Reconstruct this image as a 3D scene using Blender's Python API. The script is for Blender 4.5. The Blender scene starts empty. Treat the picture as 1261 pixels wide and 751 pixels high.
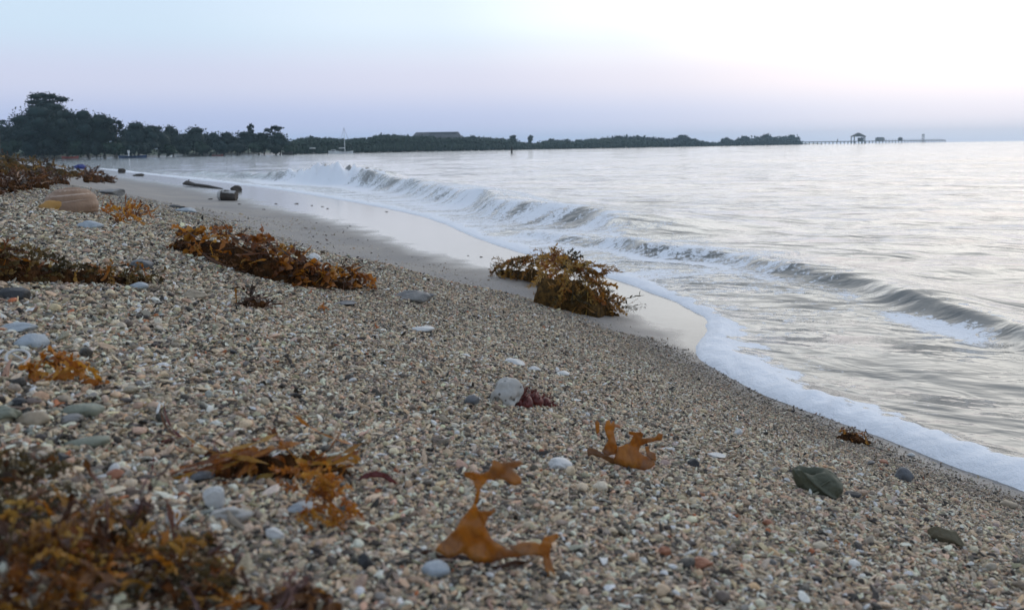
import bpy, bmesh, math, random
import numpy as np
from mathutils import Vector, Matrix, Euler
rng = np.random.default_rng(7)
random.seed(7)
S = bpy.context.scene
C = S.collection
R = math.radians

# ------------------------------------------------------------------ camera
FPX, CH = 1092.0, 0.55                     # focal length in photo pixels, eye height over the sea
PIT, ROL = math.atan(192.5 / FPX), 0.0157
_f = np.array([0, math.cos(PIT), -math.sin(PIT)])
_r0 = np.array([1.0, 0, 0]); _u0 = np.array([0, math.sin(PIT), math.cos(PIT)])
_r = _r0 * math.cos(ROL) - _u0 * math.sin(ROL)
_u = _u0 * math.cos(ROL) + _r0 * math.sin(ROL)
cam_d = bpy.data.cameras.new("camera")
cam = bpy.data.objects.new("camera", cam_d); C.objects.link(cam)
cam.matrix_world = Matrix(((_r[0], _u[0], -_f[0], 0), (_r[1], _u[1], -_f[1], 0), (_r[2], _u[2], -_f[2], CH), (0, 0, 0, 1)))
cam_d.sensor_width = 36; cam_d.lens = FPX / 1261 * 36
cam_d.clip_start = 0.02; cam_d.clip_end = 12000
cam_d.dof.use_dof = True; cam_d.dof.focus_distance = 1.9; cam_d.dof.aperture_fstop = 12
S.camera = cam

# ------------------------------------------------------------------ world, sun, exposure
SUN_EL, SUN_AZ = R(19), R(31)              # azimuth clockwise from +Y
w = bpy.data.worlds.new("World"); S.world = w; w.use_nodes = True
nt = w.node_tree; nt.nodes.clear()
N = nt.nodes.new; LK = nt.links.new
out = N('ShaderNodeOutputWorld'); bg = N('ShaderNodeBackground'); LK(bg.outputs[0], out.inputs[0])
tc = N('ShaderNodeTexCoord'); sep = N('ShaderNodeSeparateXYZ'); LK(tc.outputs['Generated'], sep.inputs[0])
def ramp(nt_, stops, src, interp='EASE'):
    n = nt_.nodes.new('ShaderNodeValToRGB'); cr = n.color_ramp; cr.interpolation = interp
    while len(cr.elements) > 1: cr.elements.remove(cr.elements[-1])
    cr.elements[0].position = stops[0][0]; cr.elements[0].color = (*stops[0][1], 1)
    for p, c in stops[1:]:
        e = cr.elements.new(p); e.color = (*c, 1)
    nt_.links.new(src, n.inputs[0]); return n
elev = ramp(nt, [(0.0, (.35, .49, .76)), (.03, (.40, .48, .72)), (.075, (.53, .57, .74)), (.13, (.51, .645, .79)),
                 (.20, (.51, .65, .82)), (.45, (.42, .52, .67)), (1.0, (.33, .40, .53))], sep.outputs['Z'])
dotn = N('ShaderNodeVectorMath'); dotn.operation = 'DOT_PRODUCT'
nrm = N('ShaderNodeVectorMath'); nrm.operation = 'NORMALIZE'; LK(tc.outputs['Generated'], nrm.inputs[0])
LK(nrm.outputs[0], dotn.inputs[0])
dotn.inputs[1].default_value = (math.sin(SUN_AZ) * math.cos(SUN_EL), math.cos(SUN_AZ) * math.cos(SUN_EL), math.sin(SUN_EL))
lobe = ramp(nt, [(0.0, (0, 0, 0)), (.60, (.03, .02, .01)), (.80, (.15, .12, .09)), (.89, (.32, .27, .19)), (.95, (.52, .44, .32)), (1.0, (.68, .60, .46))], dotn.outputs['Value'])
hz = ramp(nt, [(0.0, (.10, .18, .22)), (.03, (.15, .22, .26)), (.07, (.32, .28, .24)), (.105, (.60, .54, .46)), (.14, (.95, .95, .95)), (1.0, (1, 1, 1))], sep.outputs['Z'])
mul = N('ShaderNodeMixRGB'); mul.blend_type = 'MULTIPLY'; mul.inputs[0].default_value = 1
LK(lobe.outputs[0], mul.inputs[1]); LK(hz.outputs[0], mul.inputs[2])
add = N('ShaderNodeMixRGB'); add.blend_type = 'ADD'; add.inputs[0].default_value = 1
LK(elev.outputs[0], add.inputs[1]); LK(mul.outputs[0], add.inputs[2])
sky = N('ShaderNodeTexSky'); sky.sky_type = 'NISHITA'; sky.sun_disc = False
sky.sun_elevation = SUN_EL; sky.sun_rotation = SUN_AZ; sky.dust_density = 2.0
add2 = N('ShaderNodeMixRGB'); add2.blend_type = 'ADD'; add2.inputs[0].default_value = 0.008
LK(add.outputs[0], add2.inputs[1]); LK(sky.outputs[0], add2.inputs[2])
LK(add2.outputs[0], bg.inputs[0]); bg.inputs[1].default_value = 0.98
sd = bpy.data.lights.new("sun", 'SUN'); sd.energy = 0.5; sd.angle = R(90); sd.color = (1, .93, .84)
so = bpy.data.objects.new("sun", sd); C.objects.link(so)
so.rotation_euler = Vector((-math.sin(SUN_AZ) * math.cos(SUN_EL), -math.cos(SUN_AZ) * math.cos(SUN_EL), -math.sin(SUN_EL))).to_track_quat('-Z', 'Y').to_euler()
S.view_settings.view_transform = 'Standard'; S.view_settings.look = 'None'
S.view_settings.exposure = 0.22; S.view_settings.gamma = 1
S.cycles.volume_bounces = 0; S.cycles.max_bounces = 5; S.cycles.transparent_max_bounces = 12

# ------------------------------------------------------------------ helpers
def tag(o, label=None, cat=None, group=None, kind=None):
    if label: o['label'] = label
    if cat: o['category'] = cat
    if group: o['group'] = group
    if kind: o['kind'] = kind
    return o
def link(name, me, mat=None, parent=None, smooth=False):
    o = bpy.data.objects.new(name, me); C.objects.link(o)
    if mat is not None and not me.materials: me.materials.append(mat)
    if parent: o.parent = parent
    if smooth: me.polygons.foreach_set('use_smooth', [True] * len(me.polygons))
    return o
def empty(name, loc, rz=0.0):
    o = bpy.data.objects.new(name, None); C.objects.link(o); o.location = loc; o.rotation_euler = (0, 0, rz)
    o.empty_display_size = .02; return o
def mesh_np(name, v, faces, k):
    me = bpy.data.meshes.new(name); v = np.asarray(v, dtype=np.float32); faces = np.asarray(faces, dtype=np.int32)
    me.vertices.add(len(v)); me.vertices.foreach_set('co', v.ravel())
    me.loops.add(faces.size); me.loops.foreach_set('vertex_index', faces.ravel())
    me.polygons.add(len(faces)); me.polygons.foreach_set('loop_start', np.arange(0, faces.size, k, dtype=np.int32))
    me.polygons.foreach_set('loop_total', np.full(len(faces), k, dtype=np.int32))
    me.update(calc_edges=True); return me
class MB:
    def __init__(s): s.v = []; s.f = []
    def add(s, v, f):
        b = len(s.v); s.v += [tuple(p) for p in v]; s.f += [tuple(i + b for i in q) for q in f]
    def tube(s, pts, rad, n=6, cap=True):
        pts = [Vector(p) for p in pts]; vs = []; fs = []
        up = Vector((.13, .31, .94))
        for i, p in enumerate(pts):
            t = (pts[min(i + 1, len(pts) - 1)] - pts[max(i - 1, 0)]).normalized()
            a = t.cross(up)
            if a.length < 1e-4: a = t.cross(Vector((1, 0, 0)))
            a.normalize(); b = t.cross(a)
            r = rad[i] if hasattr(rad, '__len__') else rad
            for k in range(n):
                an = 2 * math.pi * k / n; vs.append(p + (a * math.cos(an) + b * math.sin(an)) * r)
        for i in range(len(pts) - 1):
            for k in range(n):
                k2 = (k + 1) % n; fs.append((i * n + k, i * n + k2, (i + 1) * n + k2, (i + 1) * n + k))
        if cap: fs.append(tuple(range(n))[::-1]); fs.append(tuple((len(pts) - 1) * n + k for k in range(n)))
        s.add(vs, fs)
    def box(s, c, d, rz=0):
        x, y, z = d[0] / 2, d[1] / 2, d[2] / 2; ca, sa = math.cos(rz), math.sin(rz); vs = []
        for a in (-x, x):
            for b in (-y, y):
                for e in (-z, z): vs.append((c[0] + a * ca - b * sa, c[1] + a * sa + b * ca, c[2] + e))
        s.add(vs, [(0, 1, 3, 2), (4, 6, 7, 5), (0, 4, 5, 1), (2, 3, 7, 6), (0, 2, 6, 4), (1, 5, 7, 3)])
    def ball(s, c, r, sq=1.0, n=6, m=4):
        vs = [(c[0], c[1], c[2] + r * sq)]; fs = []
        for i in range(1, m):
            th = math.pi * i / m
            for k in range(n):
                ph = 2 * math.pi * k / n; vs.append((c[0] + r * math.sin(th) * math.cos(ph), c[1] + r * math.sin(th) * math.sin(ph), c[2] + r * sq * math.cos(th)))
        vs.append((c[0], c[1], c[2] - r * sq)); L = len(vs) - 1
        for k in range(n): fs.append((0, 1 + k, 1 + (k + 1) % n)); fs.append((L, L - n + (k + 1) % n, L - n + k))
        for i in range(m - 2):
            for k in range(n): a = 1 + i * n; fs.append((a + k, a + n + k, a + n + (k + 1) % n, a + (k + 1) % n))
        s.add(vs, fs)
    def mesh(s, name):
        me = bpy.data.meshes.new(name); me.from_pydata(s.v, [], s.f); me.update(); return me
    def build(s, name, mat, parent=None, smooth=False): return link(name, s.mesh(name), mat, parent, smooth)

_perm = np.random.RandomState(3).permutation(4096)
def pn(x, y, seed=0):                                     # 2-D gradient noise, about -0.7..0.7
    x = np.asarray(x, dtype=np.float64) + seed * 17.31; y = np.asarray(y, dtype=np.float64) + seed * 9.73
    xi = np.floor(x).astype(np.int64); yi = np.floor(y).astype(np.int64); xf = x - xi; yf = y - yi
    def g(ix, iy, dx, dy):
        h = _perm[(_perm[ix & 4095] + iy) & 4095] * (2 * np.pi / 4096); return np.cos(h) * dx + np.sin(h) * dy
    u = xf * xf * xf * (xf * (xf * 6 - 15) + 10); v = yf * yf * yf * (yf * (yf * 6 - 15) + 10)
    a = g(xi, yi, xf, yf); b = g(xi + 1, yi, xf - 1, yf); c = g(xi, yi + 1, xf, yf - 1); d = g(xi + 1, yi + 1, xf - 1, yf - 1)
    return (a + u * (b - a)) * (1 - v) + (c + u * (d - c)) * v
def fbm(x, y, seed=0, o=3):
    s = 0; a = 1.0
    for i in range(o): s = s + a * pn(x * 2**i, y * 2**i, seed + i); a *= .5
    return s
def sstep(a, b, x):
    t = np.clip((x - a) / (b - a), 0, 1); return t * t * (3 - 2 * t)
def catmull(P, n=6):
    P = np.asarray(P, float); Q = np.vstack([2 * P[0] - P[1], P, 2 * P[-1] - P[-2]]); o = []
    for i in range(1, len(Q) - 2):
        for k in range(n):
            t = k / n; o.append(.5 * (2 * Q[i] + (Q[i + 1] - Q[i - 1]) * t + (2 * Q[i - 1] - 5 * Q[i] + 4 * Q[i + 1] - Q[i + 2]) * t * t + (3 * Q[i] - Q[i - 1] - 3 * Q[i + 1] + Q[i + 2]) * t**3))
    o.append(Q[-2]); return np.array(o)
def pdist(x, y, P):                                       # distance to a polyline, side (+ = left of travel), parameter 0..1
    x = np.asarray(x, float).ravel(); y = np.asarray(y, float).ravel()
    best = np.full(x.shape, 1e18); side = np.zeros(x.shape); par = np.zeros(x.shape); n = len(P) - 1
    for i in range(n):
        a = P[i]; d = P[i + 1] - a; L2 = d @ d + 1e-12
        t = np.clip(((x - a[0]) * d[0] + (y - a[1]) * d[1]) / L2, 0, 1)
        ex = x - a[0] - t * d[0]; ey = y - a[1] - t * d[1]; q = ex * ex + ey * ey; m = q < best
        best[m] = q[m]; side[m] = (d[0] * (y - a[1]) - d[1] * (x - a[0]))[m]; par[m] = ((i + t) / n)[m]
    return np.sqrt(best), np.sign(side), par
def ray(px, py): return _f + _r * (px - 630.5) / FPX - _u * (py - 375.5) / FPX
def at(px, py, z=0.0):
    d = ray(px, py); return d * ((z - CH) / d[2]) + np.array([0, 0, CH])
def atY(px, Y):                                           # plan x for an azimuth seen at depth Y near the horizon
    d = ray(px, 190); return d[0] / d[1] * Y
def zat(px, py, Y):
    d = ray(px, py); return CH + d[2] / d[1] * Y

# ------------------------------------------------------------------ plan: shoreline (land on its left hand when walked away from the viewer)
near = [(100, -500), (40, -100), (10, -20), (3.0, -3), (1.75, -.6), (1.22, .55), (.81, 1.34), (.70, 1.62), (.565, 1.92), (.50, 2.20), (.515, 2.40), (.60, 2.66), (.615, 2.95), (.44, 3.68), (-.14, 5.31),
        (-.80, 7.62), (-2.26, 10.88), (-4.6, 15.45), (-8.77, 22.62), (-15.31, 34.0), (-27, 55), (-42, 82), (-58, 106), (-66, 120)]
coastp = [(60, 129), (110, 130), (165, 131), (195, 143), (215, 155), (250, 158), (300, 160), (345, 160), (362, 175), (366, 205), (420, 220), (500, 250), (600, 290), (650, 320), (740, 360), (860, 450), (940, 540), (985, 600), (1030, 650)]
far = [(atY(p, Y), Y) for p, Y in coastp]
SH = np.vstack([catmull(near[4:], 6), np.array(far)])
SH = np.vstack([np.array(near[:4], float), SH, [[atY(1015, 690), 690], [atY(900, 820), 820], [-300, 960], [-1400, 1440], [-2600, 2600]]])
POLY = np.vstack([SH, [[-5000, -600], [-5000, -5000], [100, -5000]]])
def inside(x, y):
    c = np.zeros(x.shape, bool); n = len(POLY)
    for i in range(n):
        x1, y1 = POLY[i]; x2, y2 = POLY[(i + 1) % n]
        if y1 == y2: continue
        m = ((y1 > y) != (y2 > y)); c ^= m & (x < (x2 - x1) * (y - y1) / (y2 - y1) + x1)
    return c
def sdist(x, y):
    x = np.asarray(x, float).ravel(); y = np.asarray(y, float).ravel()
    d, _, _ = pdist(x, y, SH); return np.where(inside(x, y), d, -d)
def wetw(y): return np.interp(y, [0, 1.9, 2.3, 2.7, 3.2, 4.0, 5.75, 8.2, 13.4, 25, 60], [.03, .03, .05, .22, .42, .52, .72, 1.15, 1.3, 1.6, 2.5])
def hgt(x, y, s=None):
    x = np.asarray(x, float).ravel(); y = np.asarray(y, float).ravel()
    if s is None: s = sdist(x, y)
    fl = sstep(1.8, 3.6, y)                                # gentler foreshore farther along
    q = (.08 + .30 * fl)
    s0 = 1.25 * wetw(y) * fl
    sp = np.sqrt(np.maximum(s - s0, 0)**2 + q * q) - q
    z = .46 * np.tanh(sp * (.29 - .03 * fl) / .46)
    z = z + .030 * np.maximum(np.minimum(s, 1.6), 0)
    dist = np.hypot(x, y)
    z = np.where(s < 0, np.maximum(.16 * s, -1.6), z)
    dry = sstep(0, .5, s - wetw(y)) * (s > 0)
    z = z + dry * (.016 * pn(x * 2.1, y * 2.1, 1) + .010 * pn(x * 5, y * 5, 2) + .004 * pn(x * 14, y * 14, 3) * np.exp(-dist / 4))
    # the weed-strewn storm ridge on the left
    z = z + .040 * np.exp(-((x + 2.3) / .9)**2 - ((y - 4.2) / .8)**2) * dry
    z = z + .018 * np.exp(-((x + .85) / .25)**2 - ((y - 2.0) / .5)**2) * dry
    z = z + np.where((y > 60) & (s > 0), .02 * s + .1 * pn(x * .1, y * .1, 5), 0).clip(0, 1.6)
    return z
def G(px, py):                                            # where a sight line meets the beach
    d = ray(px, py); ts = np.concatenate([np.linspace(.25, 6, 400), np.linspace(6.02, 40, 500)])
    P = ts[:, None] * d + np.array([0, 0, CH]); h = hgt(P[:, 0], P[:, 1]); k = np.argmax(P[:, 2] < np.maximum(h, 0))
    if k == 0: k = 1
    a, b = ts[k - 1], ts[k]
    fa = P[k - 1, 2] - max(h[k - 1], 0); fb = P[k, 2] - max(h[k], 0); t = a + (b - a) * fa / (fa - fb + 1e-12)
    p = t * d; return Vector((p[0], p[1], float(max(hgt(p[0], p[1])[0], 0))))
def mpp(p): return (Vector(p) - Vector((0, 0, CH))).length / FPX      # metres per photo pixel at a point

# ------------------------------------------------------------------ materials
class Mt:
    def __init__(s, name, rough=.6, spec=.5, base=(.5, .5, .5)):
        s.m = bpy.data.materials.new(name); s.m.use_nodes = True; s.nt = s.m.node_tree; s.b = s.nt.nodes['Principled BSDF']
        s.b.inputs['Roughness'].default_value = rough; s.b.inputs['Specular IOR Level'].default_value = spec
        s.b.inputs['Base Color'].default_value = (*base, 1)
    def n(s, t, **k):
        o = s.nt.nodes.new(t)
        for a, b in k.items(): setattr(o, a, b)
        return o
    def l(s, a, b): s.nt.links.new(a, b)
    def coord(s, which='Object', scale=(1, 1, 1)):
        t = s.n('ShaderNodeTexCoord'); m = s.n('ShaderNodeMapping'); m.inputs['Scale'].default_value = scale; s.l(t.outputs[which], m.inputs[0]); return m.outputs[0]
    def geo(s, scale=(1, 1, 1)):
        t = s.n('ShaderNodeNewGeometry'); m = s.n('ShaderNodeMapping'); m.inputs['Scale'].default_value = scale; s.l(t.outputs['Position'], m.inputs[0]); return m.outputs[0]
    def noise(s, v, scale, det=3, rough=.5, dist=0):
        t = s.n('ShaderNodeTexNoise'); t.inputs['Scale'].default_value = scale; t.inputs['Detail'].default_value = det; t.inputs['Roughness'].default_value = rough; t.inputs['Distortion'].default_value = dist; s.l(v, t.inputs['Vector']); return t.outputs[0]
    def ramp(s, src, stops, interp='LINEAR'): return ramp(s.nt, stops, src, interp).outputs[0]
    def attr(s, name, ty='GEOMETRY', o='Fac'):
        a = s.n('ShaderNodeAttribute', attribute_name=name, attribute_type=ty); return a.outputs[o]
    def mix(s, f, a, b, mode='MIX'):
        m = s.n('ShaderNodeMixRGB', blend_type=mode)
        for i, q in enumerate((f, a, b)):
            if hasattr(q, 'is_output'): s.l(q, m.inputs[i])
            else: m.inputs[i].default_value = q if i == 0 else (*q, 1)
        return m.outputs[0]
    def math(s, op, a, b=0.0, clamp=False):
        m = s.n('ShaderNodeMath', operation=op, use_clamp=clamp)
        for i, q in enumerate((a, b)):
            if hasattr(q, 'is_output'): s.l(q, m.inputs[i])
            else: m.inputs[i].default_value = q
        return m.outputs[0]
    def bump(s, h, strength, dist, nrm=None):
        b = s.n('ShaderNodeBump'); b.inputs['Strength'].default_value = strength; b.inputs['Distance'].default_value = dist
        s.l(h, b.inputs['Height'])
        if nrm: s.l(nrm, b.inputs['Normal'])
        return b.outputs[0]
def simple(name, c1, c2, rough=.6, scale=8, bump=.3, bd=.002, spec=.5, coord='Object', transl=0):
    M = Mt(name, rough, spec); v = M.coord(coord); f = M.noise(v, scale, 4, .6)
    col = M.ramp(f, [(.35, c1), (.65, c2)]); M.l(col, M.b.inputs['Base Color'])
    if bump: M.l(M.bump(M.noise(v, scale * 3, 3), bump, bd), M.b.inputs['Normal'])
    if transl:
        t = M.n('ShaderNodeBsdfTranslucent'); M.l(col, t.inputs[0]); mx = M.n('ShaderNodeMixShader'); mx.inputs[0].default_value = transl
        M.l(M.b.outputs[0], mx.inputs[1]); M.l(t.outputs[0], mx.inputs[2]); M.l(mx.outputs[0], M.nt.nodes['Material Output'].inputs[0])
    return M.m

# ground -----------------------------------------------------------
M = Mt('beach_ground', .8, .4); v = M.geo(); wet = M.attr('wet')
vor = M.n('ShaderNodeTexVoronoi'); vor.inputs['Scale'].default_value = 150; M.l(v, vor.inputs['Vector'])
sepc = M.n('ShaderNodeSeparateColor'); M.l(vor.outputs['Color'], sepc.inputs[0])
peb = M.ramp(sepc.outputs[0], [(0, (.03, .028, .026)), (.25, (.08, .075, .065)), (.5, (.16, .14, .115)), (.7, (.26, .235, .20)), (.85, (.38, .35, .30)), (.95, (.46, .44, .40))])  # pebble tones kept dark, painting in the shaded gaps between the grit chips
vor2 = M.n('ShaderNodeTexVoronoi'); vor2.inputs['Scale'].default_value = 60; M.l(v, vor2.inputs['Vector'])
sep2 = M.n('ShaderNodeSeparateColor'); M.l(vor2.outputs['Color'], sep2.inputs[0])
fleck = M.ramp(sep2.outputs[1], [(0, (.45, .42, .38)), (.08, (.8, .8, .8)), (.12, (1, 1, 1)), (.9, (1, 1, 1)), (.93, (1.0, .9, .8)), (1, (1.3, 1.3, 1.3))])
peb = M.mix(.8, peb, fleck, 'MULTIPLY')
big = M.ramp(M.noise(v, 1.7, 4), [(.3, (.80, .79, .80)), (.7, (1.08, 1.02, .96))]); peb = M.mix(1.0, peb, big, 'MULTIPLY')
sandn = M.noise(v, 900, 2); sand = M.ramp(sandn, [(.3, (.27, .252, .232)), (.7, (.43, .41, .38))]); sand = M.mix(1.0, sand, big, 'MULTIPLY')
grit = M.attr('grit'); dryc = M.mix(grit, sand, peb)
wetc = M.ramp(M.noise(v, 6, 4), [(.3, (.105, .09, .078)), (.7, (.16, .14, .12))])
wn = M.math('ADD', wet, M.math('MULTIPLY', M.math('SUBTRACT', M.noise(v, 5, 4), .5), .5)); wm = M.ramp(wn, [(.30, (0, 0, 0)), (.72, (1, 1, 1))])
green = M.attr('green'); gcol = M.ramp(M.noise(v, .2, 4), [(.3, (.03, .05, .02)), (.7, (.07, .10, .04))])
col = M.mix(wm, dryc, wetc); col = M.mix(green, col, gcol)
seab = M.attr('sea'); col = M.mix(seab, col, (.12, .11, .09))
M.l(col, M.b.inputs['Base Color']); M.l(M.ramp(wm, [(0, (.85,) * 3), (.7, (.35,) * 3), (1, (.17,) * 3)]), M.b.inputs['Roughness'])
hh = M.mix(grit, sandn, vor.outputs['Distance']); bd = M.bump(hh, .6, .004)
bn = M.bump(M.math('ADD', M.noise(v, 14, 4), M.math('MULTIPLY', sandn, .03)), .12, .004)
nm = M.n('ShaderNodeMix', data_type='VECTOR'); M.l(wm, nm.inputs[0]); M.l(bd, nm.inputs[4]); M.l(bn, nm.inputs[5]); M.l(nm.outputs[1], M.b.inputs['Normal'])
MAT_GROUND = M.m

# water ------------------------------------------------------------
M = Mt('sea_water', .07, .5); M.b.inputs['IOR'].default_value = 1.333
v = M.geo(); foam = M.attr('foam'); nearf = M.attr('near')
n1 = M.noise(M.geo((1, 1.6, 1)), 2.2, 4, .6, .6); murk = M.ramp(n1, [(.3, (.18, .18, .165)), (.7, (.27, .262, .235))])
f1 = M.noise(M.geo((1.0, 1.0, 1)), 16, 5, .72, 1.4); f2 = M.noise(v, 60, 3, .6)
fsum = M.math('ADD', foam, M.math('MULTIPLY', M.math('SUBTRACT', M.math('ADD', f1, M.math('MULTIPLY', f2, .35)), .66), 1.5))
fm = M.ramp(fsum, [(.46, (0, 0, 0)), (.70, (1, 1, 1))], 'EASE')
fm = M.math('MULTIPLY', fm, M.ramp(foam, [(.02, (0, 0, 0)), (.12, (1, 1, 1))]))
M.l(M.mix(fm, murk, (.90, .91, .93)), M.b.inputs['Base Color'])
M.l(M.ramp(fm, [(0, (.07,) * 3), (.5, (.55,) * 3), (1, (.8,) * 3)]), M.b.inputs['Roughness'])
ang = R(24)
mp = M.n('ShaderNodeMapping'); mp.inputs['Rotation'].default_value = (0, 0, ang); gp = M.n('ShaderNodeNewGeometry'); M.l(gp.outputs['Position'], mp.inputs[0])
def sc(f): m = M.n('ShaderNodeMapping'); m.inputs['Scale'].default_value = f; M.l(mp.outputs[0], m.inputs[0]); return m.outputs[0]
r1 = M.noise(sc((.6, 1, 1)), 8, 3, .55, .4); r2 = M.noise(sc((.5, 1, 1)), 28, 3, .55, .5); r3 = M.noise(sc((.5, 1, 1)), 1.9, 3, .55, .5)
b1 = M.bump(r1, .5, .028); b2 = M.bump(r2, .3, .006, b1); b3 = M.bump(M.math('MULTIPLY', r3, M.math('SUBTRACT', 1.9, M.math('MULTIPLY', nearf, 1.1))), .7, .11, b2)
bf = M.bump(M.math('ADD', f1, M.math('MULTIPLY', f2, .5)), .5, .02)
nm = M.n('ShaderNodeMix', data_type='VECTOR'); M.l(fm, nm.inputs[0]); M.l(b3, nm.inputs[4]); M.l(bf, nm.inputs[5]); M.l(nm.outputs[1], M.b.inputs['Normal'])
MAT_WATER = M.m

# ------------------------------------------------------------------ polar sheets (finer near the beach one stands on)
def polar(rad, ang):
    A, Rr = np.meshgrid(ang, rad); x = Rr * np.sin(A); y = Rr * np.cos(A); nr, na = A.shape
    i = np.arange((nr - 1) * na).reshape(nr - 1, na); j = np.roll(i, -1, axis=1)
    f = np.stack([i, j, j + na, i + na], -1).reshape(-1, 4)[:, ::-1]; return x.ravel(), y.ravel(), f, nr, na
def angs(step):
    a = np.arange(-44, 44.001, step); b = np.concatenate([np.arange(48, 180, 6), np.arange(-180, -47, 6)]); return np.radians(np.concatenate([a, b]))
def geom(a, b, q): n = int(math.log(b / a) / q); return a * np.exp(np.linspace(0, math.log(b / a), n))
# ground
rad = np.concatenate([geom(.10, 30, .0125), geom(30.6, 1020, .05)])
x, y, f, nr, na = polar(rad, angs(.22)); s = sdist(x, y); z = hgt(x, y, s)
x = np.append(x, 0); y = np.append(y, 0); s = np.append(s, sdist([0], [0])); z = np.append(z, hgt([0], [0]))
me = mesh_np('beach', np.stack([x, y, z], 1), f, 4)
bm = bmesh.new(); bm.from_mesh(me); bm.verts.ensure_lookup_table(); cv = bm.verts[len(x) - 1]
for k in range(na): bm.faces.new((cv, bm.verts[(k + 1) % na], bm.verts[k]))
bm.to_mesh(me); bm.free()
ed = s - wetw(y) - .06 * pn(x * 1.3, y * 1.3, 8)
def vattr(me, name, val):
    a = me.attributes.new(name, 'FLOAT', 'POINT'); a.data.foreach_set('value', np.asarray(val, dtype=np.float32))
soft = .10 + .05 * np.hypot(x, y)
vattr(me, 'wet', np.where(s > 0, .5 - np.clip(ed / soft, -1, 1) * .5, 1))
gso = np.interp(y, [2.3, 3, 4, 5, 8, 12], [.0, .22, .45, .75, 1.7, 2.6])
vattr(me, 'grit', sstep(.5 * gso, 1.4 * gso + .1, ed))
vattr(me, 'green', sstep(60, 70, y) * sstep(4, 7, s)); vattr(me, 'sea', (s < -.5).astype(float))
o = link('beach', me, MAT_GROUND, smooth=True); tag(o, kind='structure')

# sea: chop, two rollers, thin swash with its foam lip
WA = catmull([at(*p)[:2] for p in [(180, 213), (250, 216), (330, 221), (390, 226), (450, 229), (510, 238), (570, 251), (650, 270), (740, 281), (800, 296)]], 5)
WB = catmull([at(*p)[:2] for p in [(600, 283), (700, 300), (820, 318), (900, 326), (980, 344), (1060, 357), (1150, 383), (1261, 416), (1400, 470)]], 5)
rad = np.concatenate([geom(.55, 45, .0085), geom(45.6, 1020, .03)])
x, y, f, nr, na = polar(rad, angs(.15)); s = sdist(x, y)
keep = (s[f] < .35).any(1); f = f[keep]; used = np.unique(f); mp_ = np.zeros(len(x), int); mp_[used] = np.arange(len(used)); f = mp_[f]; x = x[used]; y = y[used]; s = s[used]
D = np.hypot(x, y); ter = hgt(x, y, s)
ca, sa = math.cos(R(24)), math.sin(R(24)); xr = x * ca + y * sa; yr = -x * sa + y * ca      # crests run along xr
z = np.zeros_like(x)
for lam, amp, sd_ in ((.10, .0045, 11), (.19, .0095, 12), (.42, .017, 13), (.95, .026, 14), (2.3, .045, 15), (6, .06, 16)):
    n_ = pn(xr / lam * .45, yr / lam, sd_); n_ = n_ + .5 * (np.abs(n_) < .9) * (.35 - np.abs(pn(xr / lam * .5 + 3, yr / lam + 5, sd_ + 20)))
    z += amp * n_ * np.clip((lam / (D * .0085 * 3.5)), 0, 1)**1.5 * (.45 + .40 * np.clip(-s / (4 * lam), 0, 1))
calm = 1 - .50 * np.exp(-np.maximum(-s, 0) / .25); z *= calm * (1 - np.exp(-np.maximum(-s, 0) / .12))
dA, sA, tA = pdist(x, y, WA); dB, sB, tB = pdist(x, y, WB); z *= 1 - .75 * np.exp(-(dA / .55)**2) * (tA < .85) - .5 * np.exp(-(dB / .2)**2)
# (walked from far-left towards the viewer the shore is on the right: side<0 = shore)
def roller(d, side, t, hb, wsea, wsh):
    return hb * np.where(side > 0, np.exp(-(d / wsea)**2), np.exp(-(d / wsh)**2))
sc_ = D / 9
ta = pn(x * .9, y * .9, 31)
hA = np.interp(tA, [0, .15, .3, .42, .6, .8, .93, 1], [.0, .10, .17, .22, .18, .13, .08, 0]) * (1 + .6 * ta + .12 * pn(x * 2.6, y * 2.6, 35))
dAn = dA + .16 * pn(x * 1.1, y * 1.1, 32)
brk = np.interp(tA, [0, .22, .30, .42, .48, 1], [0, 0, 1, 1, 0, 0])
hA = hA * (1 + brk * (.25 + 1.0 * pn(x * 3.2, y * 3.2, 71) + .8 * pn(x * 8, y * 8, 72)))
zA = roller(np.abs(dAn), sA, tA, hA, .75, .16)
hB = np.interp(tB, [0, .12, .3, .5, .75, .9, 1], [.02, .048, .058, .050, .045, .042, .036]) * (1 + .8 * pn(x * 1.6, y * 1.6, 33) + .15 * pn(x * 5, y * 5, 36))
dBn = np.abs(dB + .07 * pn(x * 2, y * 2, 34))
zB = roller(dBn, sB, tB, hB, .22, .065)
dep = 1 - np.exp(-np.maximum(-s, 0) / .2)
z = z + (zA + zB) * dep
# swash lip
sn = s + .018 * pn(x * 4, y * 4, 41) * sstep(0, 1, D) + .006 * pn(x * 16, y * 16, 42)
lipw = np.interp(y, [0, 2.2, 2.8, 4, 8, 20], [.055, .060, .035, .05, .09, .15])
lip = np.interp(y, [0, 2.2, 2.8, 4, 8, 20], [.022, .022, .010, .010, .012, .02])
film = .004
bed = np.maximum(z, ter + film) + lip * np.exp(-((sn + lipw) / lipw)**2) * (1 + .5 * pn(x * 22, y * 22, 43))
z = np.where(sn < 0, bed * 1.0, ter + film - np.maximum(sn, 0) * .9)
z = np.where((sn < 0) & (sn > -.02), ter + film + (bed - ter - film) * np.sqrt(np.clip(-sn / .02, 0, 1)), z)
z = np.where(s > .1, ter - .12, z)
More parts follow.
